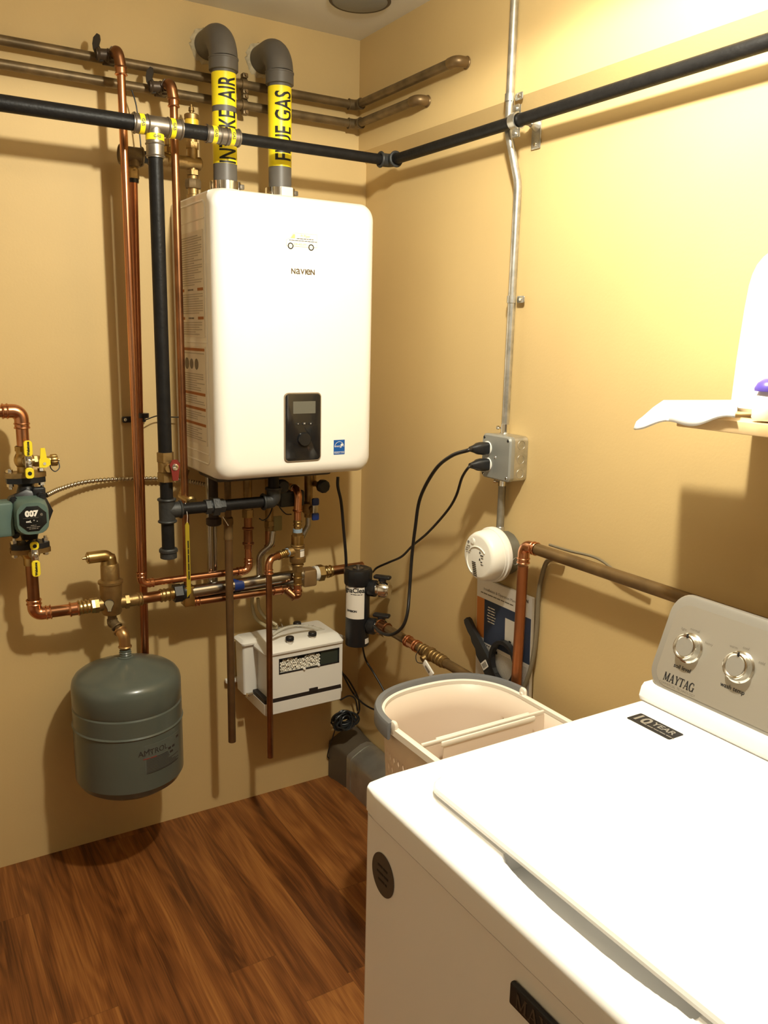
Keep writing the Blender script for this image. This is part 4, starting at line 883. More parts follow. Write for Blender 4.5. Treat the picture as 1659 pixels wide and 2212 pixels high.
# cold branch: elbow and long thin pipe
tb_ = thing('copper_drop', (-0.4090, -.202, .21), 'thin copper pipe ending open, in front of the white box', 'copper pipe', 'open-ended copper drops')
DY = -.202; dx_ = -0.4090; dz1 = mz(1183)+.001; dzb = 0.2397
q, _ = arc_path([(MXX-.045, MXY-.010, dz1), (dx_, DY, dz1), (dx_, DY, dzb)], .026); MB().tube(q, .0088, 18).build('pipe', COPPERD, tb_)
q, _ = arc_path([(MXX-.068, MXY-.022, dz1), (dx_, DY, dz1), (dx_, DY, dz1-.042)], .026); MB().tube(q, .0105, 20).torus(q[-1], Z_, .0108, .0028, 20, 8).torus(q[-1]+V((0, 0, .010)), Z_, .0105, .002, 20, 8).build('elbow', COPPER, tb_)
mb = MB().cyl((MXX-.072, MXY-.024, dz1), (MXX-.046, MXY-.010, dz1), .0112)
for k in range(4): mb.torus((MXX-.071+.007*k, MXY-.0235+.0038*k, dz1), (.88, .47, 0), .0112, .002, 20, 6)
mb.hexn((MXX-.050, MXY-.011, dz1), (MXX-.038, MXY-.006, dz1), .0135).build('brass_adapter', BRASS, tb_)
MB().cyl((MXX-.040, MXY-.006, dz1), (MXX-.032, MXY-.003, dz1), .0128).build('sealing_tape', mat('tape_blue', (.25, .33, .42), .6), tb_)
MB().cyl((MXX-.033, MXY, dz1), (MXX-.016, MXY, dz1), .0155, seg=24).build('nut', BRASSD, tb_)
# thick discharge pipe
rx, ry = -0.5136, -.17
dp = thing('discharge_pipe', (rx, ry, .29), 'thick brown open-ended discharge pipe hanging under the boiler', 'copper pipe', 'open-ended copper drops')
MB().cyl((rx, ry, 0.9084), (rx, ry, 0.3012), .0108, seg=20).build('pipe', mat('drop_copper', (.21, .125, .055), .42, .7, vscale=14, col2=(.16, .09, .038)), dp)
MB().lathe((rx, ry, 0.9084-.006), Z_, [(0, .0125), (.004, .0125), (.006, .0120), (.040, .0120), (.044, .0140), (.060, .0130), (.064, .009), (BZ0-0.9084+.004, .009)], 20).build('top_adapter', BROWN2, dp)
MB().cyl((-0.5366, -.19, 0.9720), (-0.5214, -.19, 0.9462), .0012).build('tie_tail', PAPER, dp)
# brass outlet with copper into the header branch (behind the elbow)
ox, oy = -0.3621, -.10
bo_ = thing('outlet_valve', (ox, oy, .89), 'brass and copper outlet with drab plastic tag, above the thin copper drop', 'valve')
MB().cyl((ox, oy, BZ0), (ox, oy, 0.9256), .012).hexn((ox, oy, 0.9256), (ox, oy, 0.9119), .015).cyl((ox, oy, 0.9132), (ox, oy, 0.8967), .0125).torus((ox, oy, 0.9077), Z_, .0125, .002, 20, 6).build('brass_fitting', BRASSD, bo_)
MB().lathe((ox, oy, 0.8496), Z_, [(0, .0155), (.003, .0155), (.006, .0125), (.045, .0125), (.048, .011)], 20).build('copper_sleeve', COPPERD, bo_)
MB().rbox((ox+.024, oy-.002, 0.9160), X_, Z_, NY, .030, .044, .003, .003).build('plastic_tag', mat('tag_olive', (.26, .22, .09), .5), bo_)
# service valves and clutter under the boiler
def service(x, y, z, lab, blue=True):
    t = thing('service_valve', (x, y, z), lab, 'valve', 'service valves under the boiler')
    MB().cyl((x, y, BZ0), (x, y, z-.03), .0125).lathe((x, y, z-.02), Z_, [(0, .013), (.006, .019), (.032, .019), (.038, .013)], 20).cyl((x, y, z), (x, y-.03, z), .008).build('valve_body', BRASSD, t)
    MB().rbox((x+.004, y-.036, z+.000), X_, Z_, NY, .018, .030, .006, .003).build('lever_plate', STEEL, t)
    for s in (1, -1): MB().rbox((x+.004, y-.037, z+s*.022), X_, Z_, NY, .022, .022, .011, .004).build('lever_grip', BLUE, t)
    return t
service(-0.2437, -.115, 0.9587, 'brass service valve with blue two-ended lever, right end under boiler')
def knob(px, x, y, z, lab):
    t = thing('hose_knob', (x, y, z), lab, 'valve knob', 'black knobs under the boiler')
    MB().lathe((x, y, z), NY, [(0, .017), (.004, .0195), (.018, .0195), (.022, .015)], 10).build('grip', BLACK, t)
    MB().cyl((x, y, z), (x, y+.05, z), .008).cyl((x, y+.05, z-.01), (x, y+.05, BZ0), .009).build('stem', BRASSD, t)
knob(0, -0.2251, -.16, 1.0287, 'black ribbed knob under the right end of boiler')
knob(0, -0.3625, -.18, 1.0421, 'black ribbed knob under boiler left of the mixing valve')
bk = thing('relief_valve', (-0.6287, -.19, 1.0), 'small brass valve end peeking out beside the gas union', 'valve')
MB().lathe((-0.6214, -.18, 1.0204), NY, [(0, .010), (.004, .014), (.012, .014), (.016, .009)], 16).cyl((-0.6214, -.18, 1.0204), (-0.6214, -.10, 1.0204), .008).cyl((-0.6214, -.10, 1.0204), (-0.6214+.02, -.10, BZ0), .007).build('brass_body', BRASS, bk)
rv = thing('drain_fitting', (-0.5258, -.12, .94), 'dark round fitting behind the gas union under the boiler', 'pipe fitting')
MB().lathe((-0.5366, -.12, 0.9334), Z_, [(0, .016), (.004, .021), (.020, .021), (.024, .014), (.10, .013), (BZ0-0.9334, .013)], 20).build('fitting_body', mat('dark_fitting', (.05, .035, .03), .5, .3), rv)
MB().rbox((bcx-.01, -.13, BZ0-.012), X_, Y_, Z_, .34, .15, .024, .006).build('bottom_tray', mat('grey_underside', (.10, .09, .08), .5, .5), bt)
MB().rbox((-0.3079, -.12, 0.9930), X_, Z_, NY, .075, .045, .05, .005).build('pump_block', mat('block_dark', (.03, .035, .033), .5), bt)
tag(cable('sensor_wire', [(MXX-.05, -.13, BZ0-.05), (MXX-.052, -.14, .985), (MXX-.035, -.15, .955), (MXX-.015, -.15, .95)], .0018), 'thin dark wire looping left of the mixing valve', 'wire')
tag(cable('sensor_wire', [(-0.4355, -0.2000, 0.9593), (-0.4246, -0.2000, 0.9530), (-0.4108, -0.2000, 0.9595), (-0.3909, -0.1800, 0.9722), (-0.3719, -0.1500, 0.9902)], .0018), 'thin dark wire looping under the gas elbow', 'wire')

# ------------------------------------------------------------------ ceiling opening
cc = V((-0.1749, -0.2598, H)); cd = thing('ceiling_vent', cc, 'round grey ceiling vent cut off by the top of the photo', 'vent')
MB().lathe(cc, NZ, [(0, 0.0765), (0.004, 0.0785), (0.007, 0.0745), (0.007, 0.0705), (0.003, 0.0685)], 48).build('rim', mat('rim_dark', (.09, .07, .05), .6), cd)
MB().lathe(cc, NZ, [(0.001, 0.0715), (0.006, 0.0705), (0.01, 0.0585), (0.012, 0.03), (0.012, 0.001)], 48, (True, False)).build('cover', mat('vent_grey', (.23, .23, .21), .5), cd)

# ------------------------------------------------------------------ electrical on the right wall
CRR = .0092
cu = thing('metal_conduit', (-.02, -.71, 1.25), 'long bright conduit from the ceiling to the outlet box', 'conduit')
pts = [(-.0375, -.703, H-.002), (-.0375, -.704, 1.91), (-.018, -.723, 1.80), (-.018, -.722, 1.2302)]
q, _ = arc_path(pts, .12, 6); MB().tube(q, CRR, 18).build('tube', ZINC, cu)
def emt_conn(parent, y, z0, z1, x=-.018, s=1):
    c = MB().lathe((x, y, z0), (0, 0, s), [(0, .0125), (.005, .0125), (.006, .0105), (abs(z1-z0), .0105)], 20).build('connector', CHROME, parent)
    MB().cyl((x, y, (z0+z1)/2+s*.003), (x-.006, y+.018, (z0+z1)/2+s*.003), .0025, seg=8).cyl((x-.006, y+.017, (z0+z1)/2+s*.003), (x-.008, y+.021, (z0+z1)/2+s*.003), .0048, seg=12).build('set_screw', CHROME, c)
ozt, ozb = 1.2291, 1.1270; OZ = (ozt+ozb)/2; OH = .106
emt_conn(cu, -.722, OZ+OH/2-.002, OZ+OH/2+.024)
def strap(y, z, x, lab):
    t = thing('conduit_strap', (0, y, z-.01), lab, 'conduit strap', 'one-hole conduit straps')
    MB().loft([[V((x-math.cos(a)*(CRR+.0012)*1.0, y+math.sin(a)*(CRR+.0012), z+dz)) for dz in (-.008, .008)]+[V((x-math.cos(a)*(CRR+.003), y+math.sin(a)*(CRR+.003), z+dz)) for dz in (.008, -.008)] for a in [-PI/2+PI*k/12 for k in range(13)]]).build('strap_band', ZINC, t)
    MB().rbox((x+CRR-.002, y-.022, z), Y_, Z_, NX, .026, .016, .003, .004).build('strap_foot', ZINC, t)
    MB().lathe((x+CRR-.0035, y-.024, z), NX, [(0, .005), (.003, .0035)], 12).build('screw', CHROME, t)
    MB().lathe((x+CRR-.002, y+.014, z), NX, [(0, .005), (.005, .0035)], 12).build('screw', CHROME, t)
strap(-.704, 1.9808, -.0372, 'conduit strap just above the black pipe hanger')
strap(-.722, 1.5455, -.0170, 'conduit strap halfway down the right wall')
ob = thing('outlet_box', (0, -.724, OZ-OH/2), 'surface metal outlet box with two black plugs in it', 'outlet')
OY0, OY1 = -0.6822, -0.7880; OY = (OY0+OY1)/2; OW = .106
mb = MB().rr((0, OY, OZ), Y_, Z_, NX, [(.001, OW, OH, .012), (.042, OW, OH, .012)]).build('box_body', ZINC, ob)
for k, dz in enumerate((-.034, 0, .034)):
    MB().torus((-.021, OY-OW/2-.0002, OZ+dz), Y_, .0105, .0007, 20, 6).build('knockout', ZINC, mb); 
MB().rr((0, OY, OZ), Y_, Z_, NX, [(.040, OW, OH, .012), (.041, OW+.001, OH+.001, .012), (.051, OW+.001, OH+.001, .012), (.055, OW-.006, OH-.006, .010)]).build('cover_plate', mat('cover_grey', (.34, .345, .32), .42, .5), ob)
for dy, dz in ((.044, .044), (-.044, .044), (.044, -.044), (-.044, -.044), (0, 0)):
    MB().lathe((-.0545, OY+dy, OZ+dz), NX, [(0, .0040), (.0015, .003)], 12).build('cover_screw', CHROME if dz <= 0 else BLACK, ob)
P1, P2 = V((-0.0560, -0.7037, 1.1967)), V((-0.0560, -0.7066, 1.1576))
for k, (c, d) in enumerate(((P1, Vector((-.93, .35, -.02))), (P2, Vector((-.93, .35, -.02))))):
    MB().lathe((-.0545, c.y, c.z), NX, [(0, .0172), (.0025, .0168), (.003, .015)], 28).build('receptacle', WHITEP, ob)
    pl = thing('power_plug', (c.x, c.y, c.z), ('upper' if k == 0 else 'lower')+' of two black plugs in the outlet box, with its cord', 'plug', 'black plugs and cords at the outlet box')
    d = d.normalized(); a_, b_, _ = frame(d)
    MB().rr((-.058, c.y, c.z), Y_, Z_, NX, [(0, .028, .029, .008), (.016, .030, .030, .010), (.028, .026, .027, .010), (.036, .018, .020, .008), (.050, .0115, .0115, .0055)]).build('plug_body', BLACK, pl)
    mb = MB()
    for j in range(4): mb.torus((-.094-.004*j, c.y, c.z), X_, .0052, .0014, 14, 6)
    mb.build('strain_relief', BLACK, pl)
    if k == 0:
        pts = [(-.10, c.y, c.z), (-0.1250, -0.7179, 1.1964), (-0.1250, -0.6541, 1.1748), (-0.1100, -0.5664, 1.1269), (-0.0900, -0.4736, 1.0373), (-0.0800, -0.4386, 0.9469), (-0.0750, -0.4191, 0.8634), (-0.0800, -0.4197, 0.7708), (-0.1000, -0.4421, 0.7063), (-0.1100, -0.4312, 0.6627), (-0.1200, -0.3924, 0.6313), (-0.1200, -0.3345, 0.6194), (-0.1100, -0.2807, 0.6204)]
        cable('power_cord', pts, .0047, parent=pl)
    else:
        pts = [(-.10, c.y, c.z), (-0.1200, -0.7177, 1.1553), (-0.1100, -0.6806, 1.1244), (-0.0950, -0.6389, 1.0703), (-0.0850, -0.5884, 1.0210), (-0.0700, -0.4868, 0.9431), (-0.0600, -0.3996, 0.8863), (-0.0550, -0.3363, 0.8385), (-0.0550, -0.2718, 0.8062), (-0.0600, -0.2095, 0.7742), (-0.0500, -0.1661, 0.7473)]
        cable('power_cord', pts, .0034, parent=pl)
lc = thing('metal_conduit', (-.018, -.722, .98), 'short dull conduit between the outlet box and the white alarm', 'conduit')
zb = 0.9893
MB().cyl((-.018, -.722, OZ-OH/2), (-.018, -.722, zb-.02), CRR, seg=18).build('tube', mat('conduit_dull', (.36, .34, .28), .5, .8, vscale=40, col2=(.28, .26, .21)), lc)
emt_conn(lc, -.722, OZ-OH/2+.002, OZ-OH/2-.020, s=-1)
MB().lathe((-.018, -.722, zb-.012), Z_, [(0, .0105), (.024, .0105), (.026, .009)], 18).build('lower_connector', ZINC, lc)
# octagon box and alarm
ZD = 0.9380; YD = -0.7340
obx = thing('junction_box', (0, YD, ZD-.05), 'round grey junction box behind the white alarm', 'junction box')
MB().lathe((0, YD, ZD), NX, [(.001, .054), (.036, .054), (.038, .052)], 16).build('box_body', mat('dull_zinc', (.24, .24, .21), .45, .8), obx)
MB().torus((-.019, YD-.0535, ZD-.008), Y_, .009, .0008, 18, 6).build('knockout', ZINC, obx)
AZc = V((-.038, YD, ZD))
al = thing('smoke_alarm', AZc, 'round white smoke alarm mounted below the outlet box', 'smoke alarm')
MB().lathe(AZc, NX, [(0, .066), (.004, .068), (.012, .068), (.014, .065), (.020, .065)], 56).build('base', WHITEP, al)
MB().lathe(AZc, NX, [(.018, .0625), (.022, .0635), (.044, .0605), (.051, .0575), (.0550, .0530), (.056, .0490), (.056, .0001)], 56, (True, False)).build('body', mat('alarm_white', (.86, .83, .74), .35), al)
ac = AZc+V((-.0562, 0, 0))
def apt(dy, dz, h=0): return ac+V((-h, -dy, dz))
MB().torus(apt(-.020, .034), X_, .0075, .0012, 24, 6).lathe(apt(-.020, .034), NX, [(0, .0065), (.002, .006)], 20).build('test_button', mat('alarm_white', (0, 0, 0)), al)
pts = [apt(.000+math.cos(a)*.040, -.012+math.sin(a)*.036, .0008) for a in [PI*.25+PI*1.1*k/30 for k in range(31)]]; MB().tube(pts, .0014, 8).build('raised_rim', mat('alarm_white', (0, 0, 0)), al)
mb = MB()
for k in range(8): mb.box(apt(-.020+.002*k*.6, -.018-.0045*k, .0008), apt(-.006+.002*k*.6, -.0160-.0045*k, -.0002))
mb.build('sounder_slots', INK, al)
for t, dy, dz, s in (('~4', .018, .006, .005), ('~3', .018, -.010, .005), ('~4', .020, .000, .004), ('~4', .020, -.016, .004)): text_mesh(t, s, INK, al, flat(apt(dy, dz, .0006), NY, Z_))
for dz in (.012, -.005): MB().prism(apt(.010, dz, .0002), NY, Z_, NX, [(-.003, -.002), (.003, -.002), (0, .004)], 0, .0004).build('warning_mark', INK, al)
for k, t in enumerate(('~5', '~8', '~9', '~6')): text_mesh(t, .0042, GREYINK, al, flat(apt(-.036, .020-.0055*k, .0006), NY, Z_))
MB().torus(apt(-.037, .029, .0003), X_, .0028, .0007, 14, 6).build('maker_mark', INK, al)

# ------------------------------------------------------------------ copper on the right wall
LX = -.044; lz_ = 0.9861
rc = thing('copper_line', (LX, -.85, .4), 'copper pipe rising behind laundry basket and turning right behind the washer', 'copper pipe')
ly = -0.8439; 
MB().cyl((LX, ly, .35), (LX, ly, lz_-.05), .0125, seg=20).build('vertical_pipe', mat('riser_copper_wall', (.46, .18, .072), .36, .9, vscale=6, col2=(.32, .12, .05)), rc)
MB().cyl((LX, ly-.045, lz_), (LX, -3.299, lz_), .0135, seg=20).build('horizontal_pipe', BROWN2, rc)
elbow(rc, (LX, ly, .4), (LX, ly, lz_), (LX, -1.5, lz_), .0125, .024, COPPER, 1.12, leg=.030)
tag(MB().tube(smooth_path([(-.016, ly-.10, lz_-.012), (-0.0120, -0.8941, 0.9580), (-0.0120, -0.8769, 0.9203), (-0.0120, -0.8677, 0.8613), (-0.0120, -0.8689, 0.7927), (-0.0150, -0.8663, 0.7108), (-0.0200, -0.8540, 0.6480), (-0.0300, -0.8393, 0.5962)], 8), .0056, 12).build('clear_tube', mat('grey_tube', (.21, .17, .105), .3, trans=.2), None), 'translucent grey tube hanging beside the plastic bag', 'tube')
tag(cable('clear_wire', [(-.022, ly-.06, lz_+.012), (-0.0120, -0.9588, 0.9951), (-0.0120, -1.0431, 0.9984), (-0.0150, -1.1135, 0.9819), (-0.0200, -1.1917, 0.9816)], .003, mat('grey_tube', (0, 0, 0))), 'thin tan tube lying behind the horizontal copper pipe', 'tube')

# ------------------------------------------------------------------ manual in its bag, and the wrench
TL, TR_, BL = V((-0.0140, -0.6531, 0.8528)), V((-0.0140, -0.8748, 0.8613)), V((-0.0140, -0.6274, 0.6053))
my0 = (TL.y+BL.y)/2; mw = .212; mh = .275; mcx = -.012
ry_ = Vector((0, -math.cos(.03), -math.sin(.03)*-1)).normalized(); mo_ = V((mcx, my0-mw/2, TL.z-mh/2)); ma = thing('manual_booklet', mo_-V((0, 0, mh/2)), 'installation manual with orange and navy cover in a clear bag', 'booklet')
ub = Vector((0, -1, 0)); vb = Vector((0, .04, 1)).normalized()
MB().rr(mo_, ub, vb, NX, [(-.008, mw, mh, .001), (.0, mw, mh, .001)], n=1).build('pages', PAPER, ma)
def mrect(name, M, u0, u1, v0, v1, par, h=.0003):
    o = mo_+ub*((u0+u1)/2)+vb*((v0+v1)/2)+V((-h, 0, 0)); return MB().rr(o, ub, vb, NX, [(0, u1-u0, v1-v0, .0002), (.0003, u1-u0, v1-v0, .0002)], n=1).build(name, M, par)
cov_ = mrect('cover_sheet', mat('cover_paper', (.84, .80, .72), .45), -mw/2, mw/2, -mh/2, mh/2, ma, .0002)
mrect('orange_block', ORANGE, -mw/2+.001, -.074, -.020, .085, cov_, .0006)
nb = mrect('navy_block', NAVY, -.074, mw/2-.001, -.030, .085, cov_, .0006)
def mt(s, size, u, v, M=INK, par=None, bold=0.): return text_mesh(s, size, M, par or cov_, flat(mo_+ub*u+vb*v+V((-.0012, 0, 0)), ub, vb), bold=bold)
mt('Installation & Operation Manual', .0105, -.010, .112, GREYINK); mt('~34', .0065, -.025, .100, GREYINK); mt('NAVIEN', .011, .075, .125, INK, bold=.0005)
for k in range(6): mt(('~8', '~9', '~8', '~10', '~9', '~8')[k], .0058, -.045, .068-.0075*k, WHITE)
pb_ = mrect('boiler_picture', WHITEP, .010, .052, -.012, .060, nb, .0008); mrect('picture_panel', BLACK, .026, .035, -.008, .006, pb_, .0012)
mb = MB()
for k in range(26):
    v = -.042-.0035*k; mb.rr(mo_+ub*.020+vb*v+V((-.0006, 0, 0)), ub, vb, NX, [(0, .15, .0007, .0001), (.0003, .15, .0007, .0001)], n=1)
mb.build('ruled_lines', GREYINK, cov_)
mrect('black_stamp', INK, -.040, -.018, -.046, -.038, cov_, .0007); mrect('small_mark', ORANGE, -.078, -.070, -.048, -.040, cov_, .0007)
for k in range(4): mrect('mark', INK, -.078+.008*k, -.074+.008*k, -.038, -.034, cov_, .0007)
bg = MB(); rnd = random.Random(11); L = []
for j in range(9):
    v = -mh/2-.02+(mh+.075)*j/8; bulge = .007+.002*math.sin(j*2.1)
    L.append([mo_+ub*u+vb*v+V((-(d+rnd.uniform(-.0008, .0008)), 0, 0)) for u, d in ((-mw/2-.008, -.004), (-mw/2-.006, .003), (-.05, bulge*.5), (.0, bulge*.4), (.05, bulge*.6), (mw/2+.006, .003), (mw/2+.009, -.004), (0, -.0095))])
bgo = bg.loft(L).build('plastic_bag', BAG, sharp=60); tag(bgo, 'clear plastic bag round the manual, hanging below the alarm', 'bag')
# strap wrench
wc = V((-0.0260, -0.7723, 0.6650)); wt2 = thing('filter_wrench', wc-V((0, 0, .06)), 'black plastic ring wrench with long handle in front of the manual', 'wrench')
pts = [wc+V((0, math.cos(a)*.046, math.sin(a)*.050)) for a in [2*PI*k/40 for k in range(40)]]
mb = MB(); mb.loft([[wc+V((dx, math.cos(a)*(.047+dr), math.sin(a)*(.052+dr))) for dx, dr in ((-.007, -.005), (-.007, .005), (.007, .005), (.007, -.005))] for a in [2*PI*k/40 for k in range(41)]], (False, False)); mb.build('ring', BLACK, wt2)
h0, h1 = V((-0.0260, -0.6228, 0.7237)), V((-0.0260, -0.7285, 0.6116)); hd_ = (h1-h0).normalized(); hs = hd_.cross(V(NX)).normalized()
MB().prism(h0, hd_, hs, NX, [(-.012, -.008), (-.004, -.013), (.03, -.015), (.06, -.019), (.10, -.024), ((h1-h0).length, -.026), ((h1-h0).length+.02, -.01), ((h1-h0).length+.015, .018), (.11, .014), (.085, .017), (.07, .010), (.05, .013), (.035, .008), (.02, .011), (-.004, .010), (-.012, .006)], -.006, .006).build('handle', mat('wrench_black', (.022, .022, .022), .4), wt2)
ll_ = h0.lerp(h1, .78); lbx = MB().rr(ll_+V((-.0062, 0, 0)), hs, hd_, NX, [(0, .026, .020, .001), (.0004, .026, .020, .001)], n=1).build('barcode_label', PAPER, wt2)
mb = MB()
for k in range(7): mb.rr(ll_+V((-.0067, 0, 0))+hs*(-.009+.003*k), hs, hd_, NX, [(0, .0014 if k % 2 else .0008, .013, .0001), (.0003, .0014 if k % 2 else .0008, .013, .0001)], n=1)
mb.build('barcode_bars', INK, lbx)

# ------------------------------------------------------------------ black magnetic filter in the corner
FX, FYY = -.112, -.185
fzt, fzb = 0.7751, 0.5302
mf = thing('magnetic_filter', (FX, FYY, fzb), 'black cylindrical boiler filter with white label in the corner', 'filter')
hF = fzt-fzb; FR = .0365
MB().lathe((FX, FYY, fzb), Z_, [(0, .026), (.003, FR-.001), (.008, FR), (hF-.040, FR), (hF-.038, FR-.002)], 40).build('canister', BLACK, mf)
cap_r = .0425
MB().loft([[V((FX+math.cos(2*PI*k/72)*(q+(.0010 if (k//3) % 2 else 0)), FYY+math.sin(2*PI*k/72)*(q+(.0010 if (k//3) % 2 else 0)), fzb+t)) for k in range(72)] for t, q in ((hF-.052, .0380), (hF-.046, .0415), (hF-.010, cap_r), (hF-.004, cap_r-.002), (hF-.001, .034), (hF-.003, .030), (hF-.004, .0001))], (True, False)).build('cap', BLACK, mf)
MB().lathe((FX, FYY, fzt-.004), Z_, [(0, .016), (.003, .016), (.004, .010), (.005, .006), (.012, .006), (.013, .004)], 24).build('bleed_screw', STEELF, mf)
lz1, lz0 = 0.7324, 0.6238
lb = cylpatch('white_label', PAPER, mf, (FX, FYY, 0), FR, -1.75, .05, lz0, lz1)
cpp = lambda da, z: cylplace((FX, FYY, 0), FR+.0007, da, z)
text_mesh('MagnaClean', .0205, INK, lb, cpp(-1.02, lz1-.020), bold=.0006, cuts=4); text_mesh('~14', .0045, INK, lb, cpp(-.62, lz1-.032), cuts=3)
text_mesh('DIVISION', .0085, INK, lb, cpp(-1.05, lz0+.024), bold=.0005, cuts=4)
sl_ = cylpatch('small_white_label', PAPER, mf, (FX, FYY, 0), FR, .20, .75, fzb+.012, fzb+.028)
def port(z, tilt):
    d = Vector((.50, -.80, 0)).normalized(); d = Vector((.62, -.78, 0)).normalized(); p = V((FX, FYY, z))
    MB().cyl(p+d*.02, p+d*.062, .0185, seg=24).lathe(p+d*.036, d, [(0, .0235), (.003, .0255), (.022, .0255), (.025, .022)], 12).build('port', BLACK, mf)
    return p+d*.060, d
pu, du = port(0.7162, 0); pl_, dl = port(0.5969, 0)
def ball(p, d, lab, out):
    t = thing('ball_valve', p, lab, 'valve', 'silver ball valves on the black filter')
    MB().cyl(p, p+d*.012, .019, seg=20).lathe(p+d*.006, d, [(0, .016), (.006, .0245), (.026, .0245), (.036, .018)], 24).hexn(p+out*.002+d*.016, p+out*.038+d*.016, .0215).build('valve_body', CHROME, t)
    s = p+d*.018; MB().cyl(s, s+V((0, 0, .034)), .0075).build('stem', CHROME, t)
    h = MB().rbox(s+V((0, 0, .038)), d.cross(V(Z_)), d, Z_, .022, .052, .011, .004).lathe(s+V((0, 0, .026)), Z_, [(0, .012), (.010, .012)], 16).build('handle', BLACK, t)
    return t
ball(pu, du, 'upper silver ball valve with black handle beside the filter', Vector((.75, .6, 0)).normalized())
ball(pl_, dl, 'lower silver ball valve with black handle beside the filter', Vector((0, -1, 0)))
# copper going along the right wall
cs = pl_+dl*.016+V((0, -.012, 0)); ce = V((-.075, -0.7106, cs.z)); ce.z = 0.6242; cs.z = ce.z = (cs.z+ce.z)/2; cs.x = ce.x
cw = thing('copper_line', cs, 'copper and brass pipe running along right wall behind the basket', 'copper pipe')
L_ = (ce-cs).length
def along(t): return cs+(ce-cs).normalized()*t
MB().cyl(cs, along(L_+.03), .0130, seg=20).build('pipe', BROWN2, cw)
mb = MB().cyl(along(0), along(.045), .0160, seg=20).torus(along(.003), Y_, .016, .0025, 20, 6).torus(along(.042), Y_, .016, .0025, 20, 6); mb.build('elbow_sleeve', COPPERD, cw)
mb = MB().cyl(along(0.150), along(0.210), .0150, seg=20)
for t in (.102, .112, .146, .158): mb.torus(along(t+.05), Y_, .0150, .0024, 20, 6)
mb.build('copper_coupling', COPPER, cw)
mb = MB().cyl(along(0.225), along(0.340), .0152, seg=20)
for t in (.180, .192, .206, .232, .246, .262, .276): mb.torus(along(t+.05), Y_, .0152, .0026, 20, 6)
mb.hexn(along(0.262), along(0.276), .020).cyl(along(0.268), along(0.268)+V((-.028, 0, -.010)), .009).build('brass_coupling', BRASSD, cw)
tgp = along(0.285)+V((-.030, -.018, -.024)); tgd = Vector((0, -.86, -.5)).normalized(); tgu = tgd.cross(V(NX)).normalized()
wtg = MB().rbox(tgp, tgd, tgu, NX, .050, .022, .006, .003).build('plastic_tag', WHITEP); tag(wtg, 'small white plastic tag wired to the pipe above the basket', 'tag')
MB().rbox(tgp+V((-.0032, 0, 0)), tgd, tgu, NX, .024, .008, .0006, .0008, .0001).build('barcode', GREYINK, wtg)
MB().tube(smooth_path([along(0.240)+V((-.016, 0, .008)), along(0.236)+V((-.026, 0, -.010)), along(0.250)+V((-.030, 0, -.024)), tgp-tgd*.020], 6), .0012, 6).build('wire_tie', BLACK, wtg)
tag(cable('boiler_cable', [(-0.1761, -0.1700, 1.0527), (-0.1757, -0.1700, 1.0226), (-0.1617, -0.1650, 0.9751), (-0.1448, -0.1500, 0.8934), (-0.1302, -0.1400, 0.8035), (-0.1223, -0.1300, 0.7416)], .0046), 'black cable hanging from the boiler down behind the filter', 'cable')

# ------------------------------------------------------------------ neutralizer box
NXL, NXR, NYF, NYB = -.400, -.160, -.180, -.025; nzb, nzl = 0.3568, 0.5382
nzb = .358; nzl = .546
nb_ = thing('neutralizer_box', (-.28, -.02, nzb), 'white condensate neutralizer box on the wall with pebble window', 'box')
ncx = (NXL+NXR)/2; nw = NXR-NXL
wx0, wx1 = -0.3680, -0.1690; wz0, wz1 = 0.4893, 0.5402
WX0n, WX1n, WZ0n, WZ1n = wx0, wx1-.004, nzl-.062, nzl-.018
# hollow front wall round the window, then the rest of the body
mb = MB(); mb.box((NXL, NYF+.022, nzb+.028), (NXR, NYB, nzl))
for lo, hi in (((NXL, NYF, nzb+.028), (WX0n, NYF+.022, nzl)), ((WX1n, NYF, nzb+.028), (NXR, NYF+.022, nzl)), ((WX0n, NYF, nzb+.028), (WX1n, NYF+.022, WZ0n)), ((WX0n, NYF, WZ1n), (WX1n, NYF+.022, nzl))): mb.box(lo, hi)
mb.build('tank_body', WHITEP, nb_)
MB().rr((NXL-.018, -.06, 0), X_, Y_, Z_, [(nzb+.040, .050, .060, .008), (nzl+.012, .056, .066, .008)]).build('side_chamber', WHITEP, nb_)
MB().rr((ncx-.008, (NYF+NYB)/2, 0), X_, Y_, Z_, [(nzb, nw+.006, .148, .006), (nzb+.004, nw+.014, .158, .008), (nzb+.040, nw+.018, .160, .008)]).build('bottom_tray', WHITEP, nb_)
stp = MB().rr((ncx-.008, (NYF+NYB)/2, 0), X_, Y_, Z_, [(nzb+.040, nw+.016, .158, .006), (nzb+.052, nw+.014, .156, .006)]).build('dark_strap', mat('strap_dark', (.02, .014, .012), .5), nb_)
MB().box((ncx+.008, NYF-.003, nzb+.048), (ncx+.036, NYF+.01, nzb+.060)).build('strap_buckle', mat('strap_dark', (0, 0, 0)), stp)
MB().cyl((NXL-.022, -.105, nzb+.046), (NXL-.040, -.105, nzb+.046), .006).build('strap_bolt', CHROME, stp)
MB().rbox((NXL-.05, -.012, nzb+.060), X_, Z_, NY, .045, .014, .018, .004).build('wall_bracket', WHITEP, nb_)
mb = MB().rr((ncx-.006, NYF*.5+NYB*.5, 0), X_, Y_, Z_, [(nzl, nw+.016, .165, .008), (nzl+.006, nw+.018, .167, .009), (nzl+.010, nw+.012, .162, .008), (nzl+.022, nw-.004, .140, .012, .004, .004), (nzl+.026, nw-.020, .120, .010, .006, .008)])
mb.build('lid', WHITEP, nb_)
MB().rr((NXL-.018, -.062, 0), X_, Y_, Z_, [(nzl+.010, .066, .078, .010), (nzl+.016, .068, .080, .010), (nzl+.024, .050, .060, .010)]).build('side_lid', WHITEP, nb_)
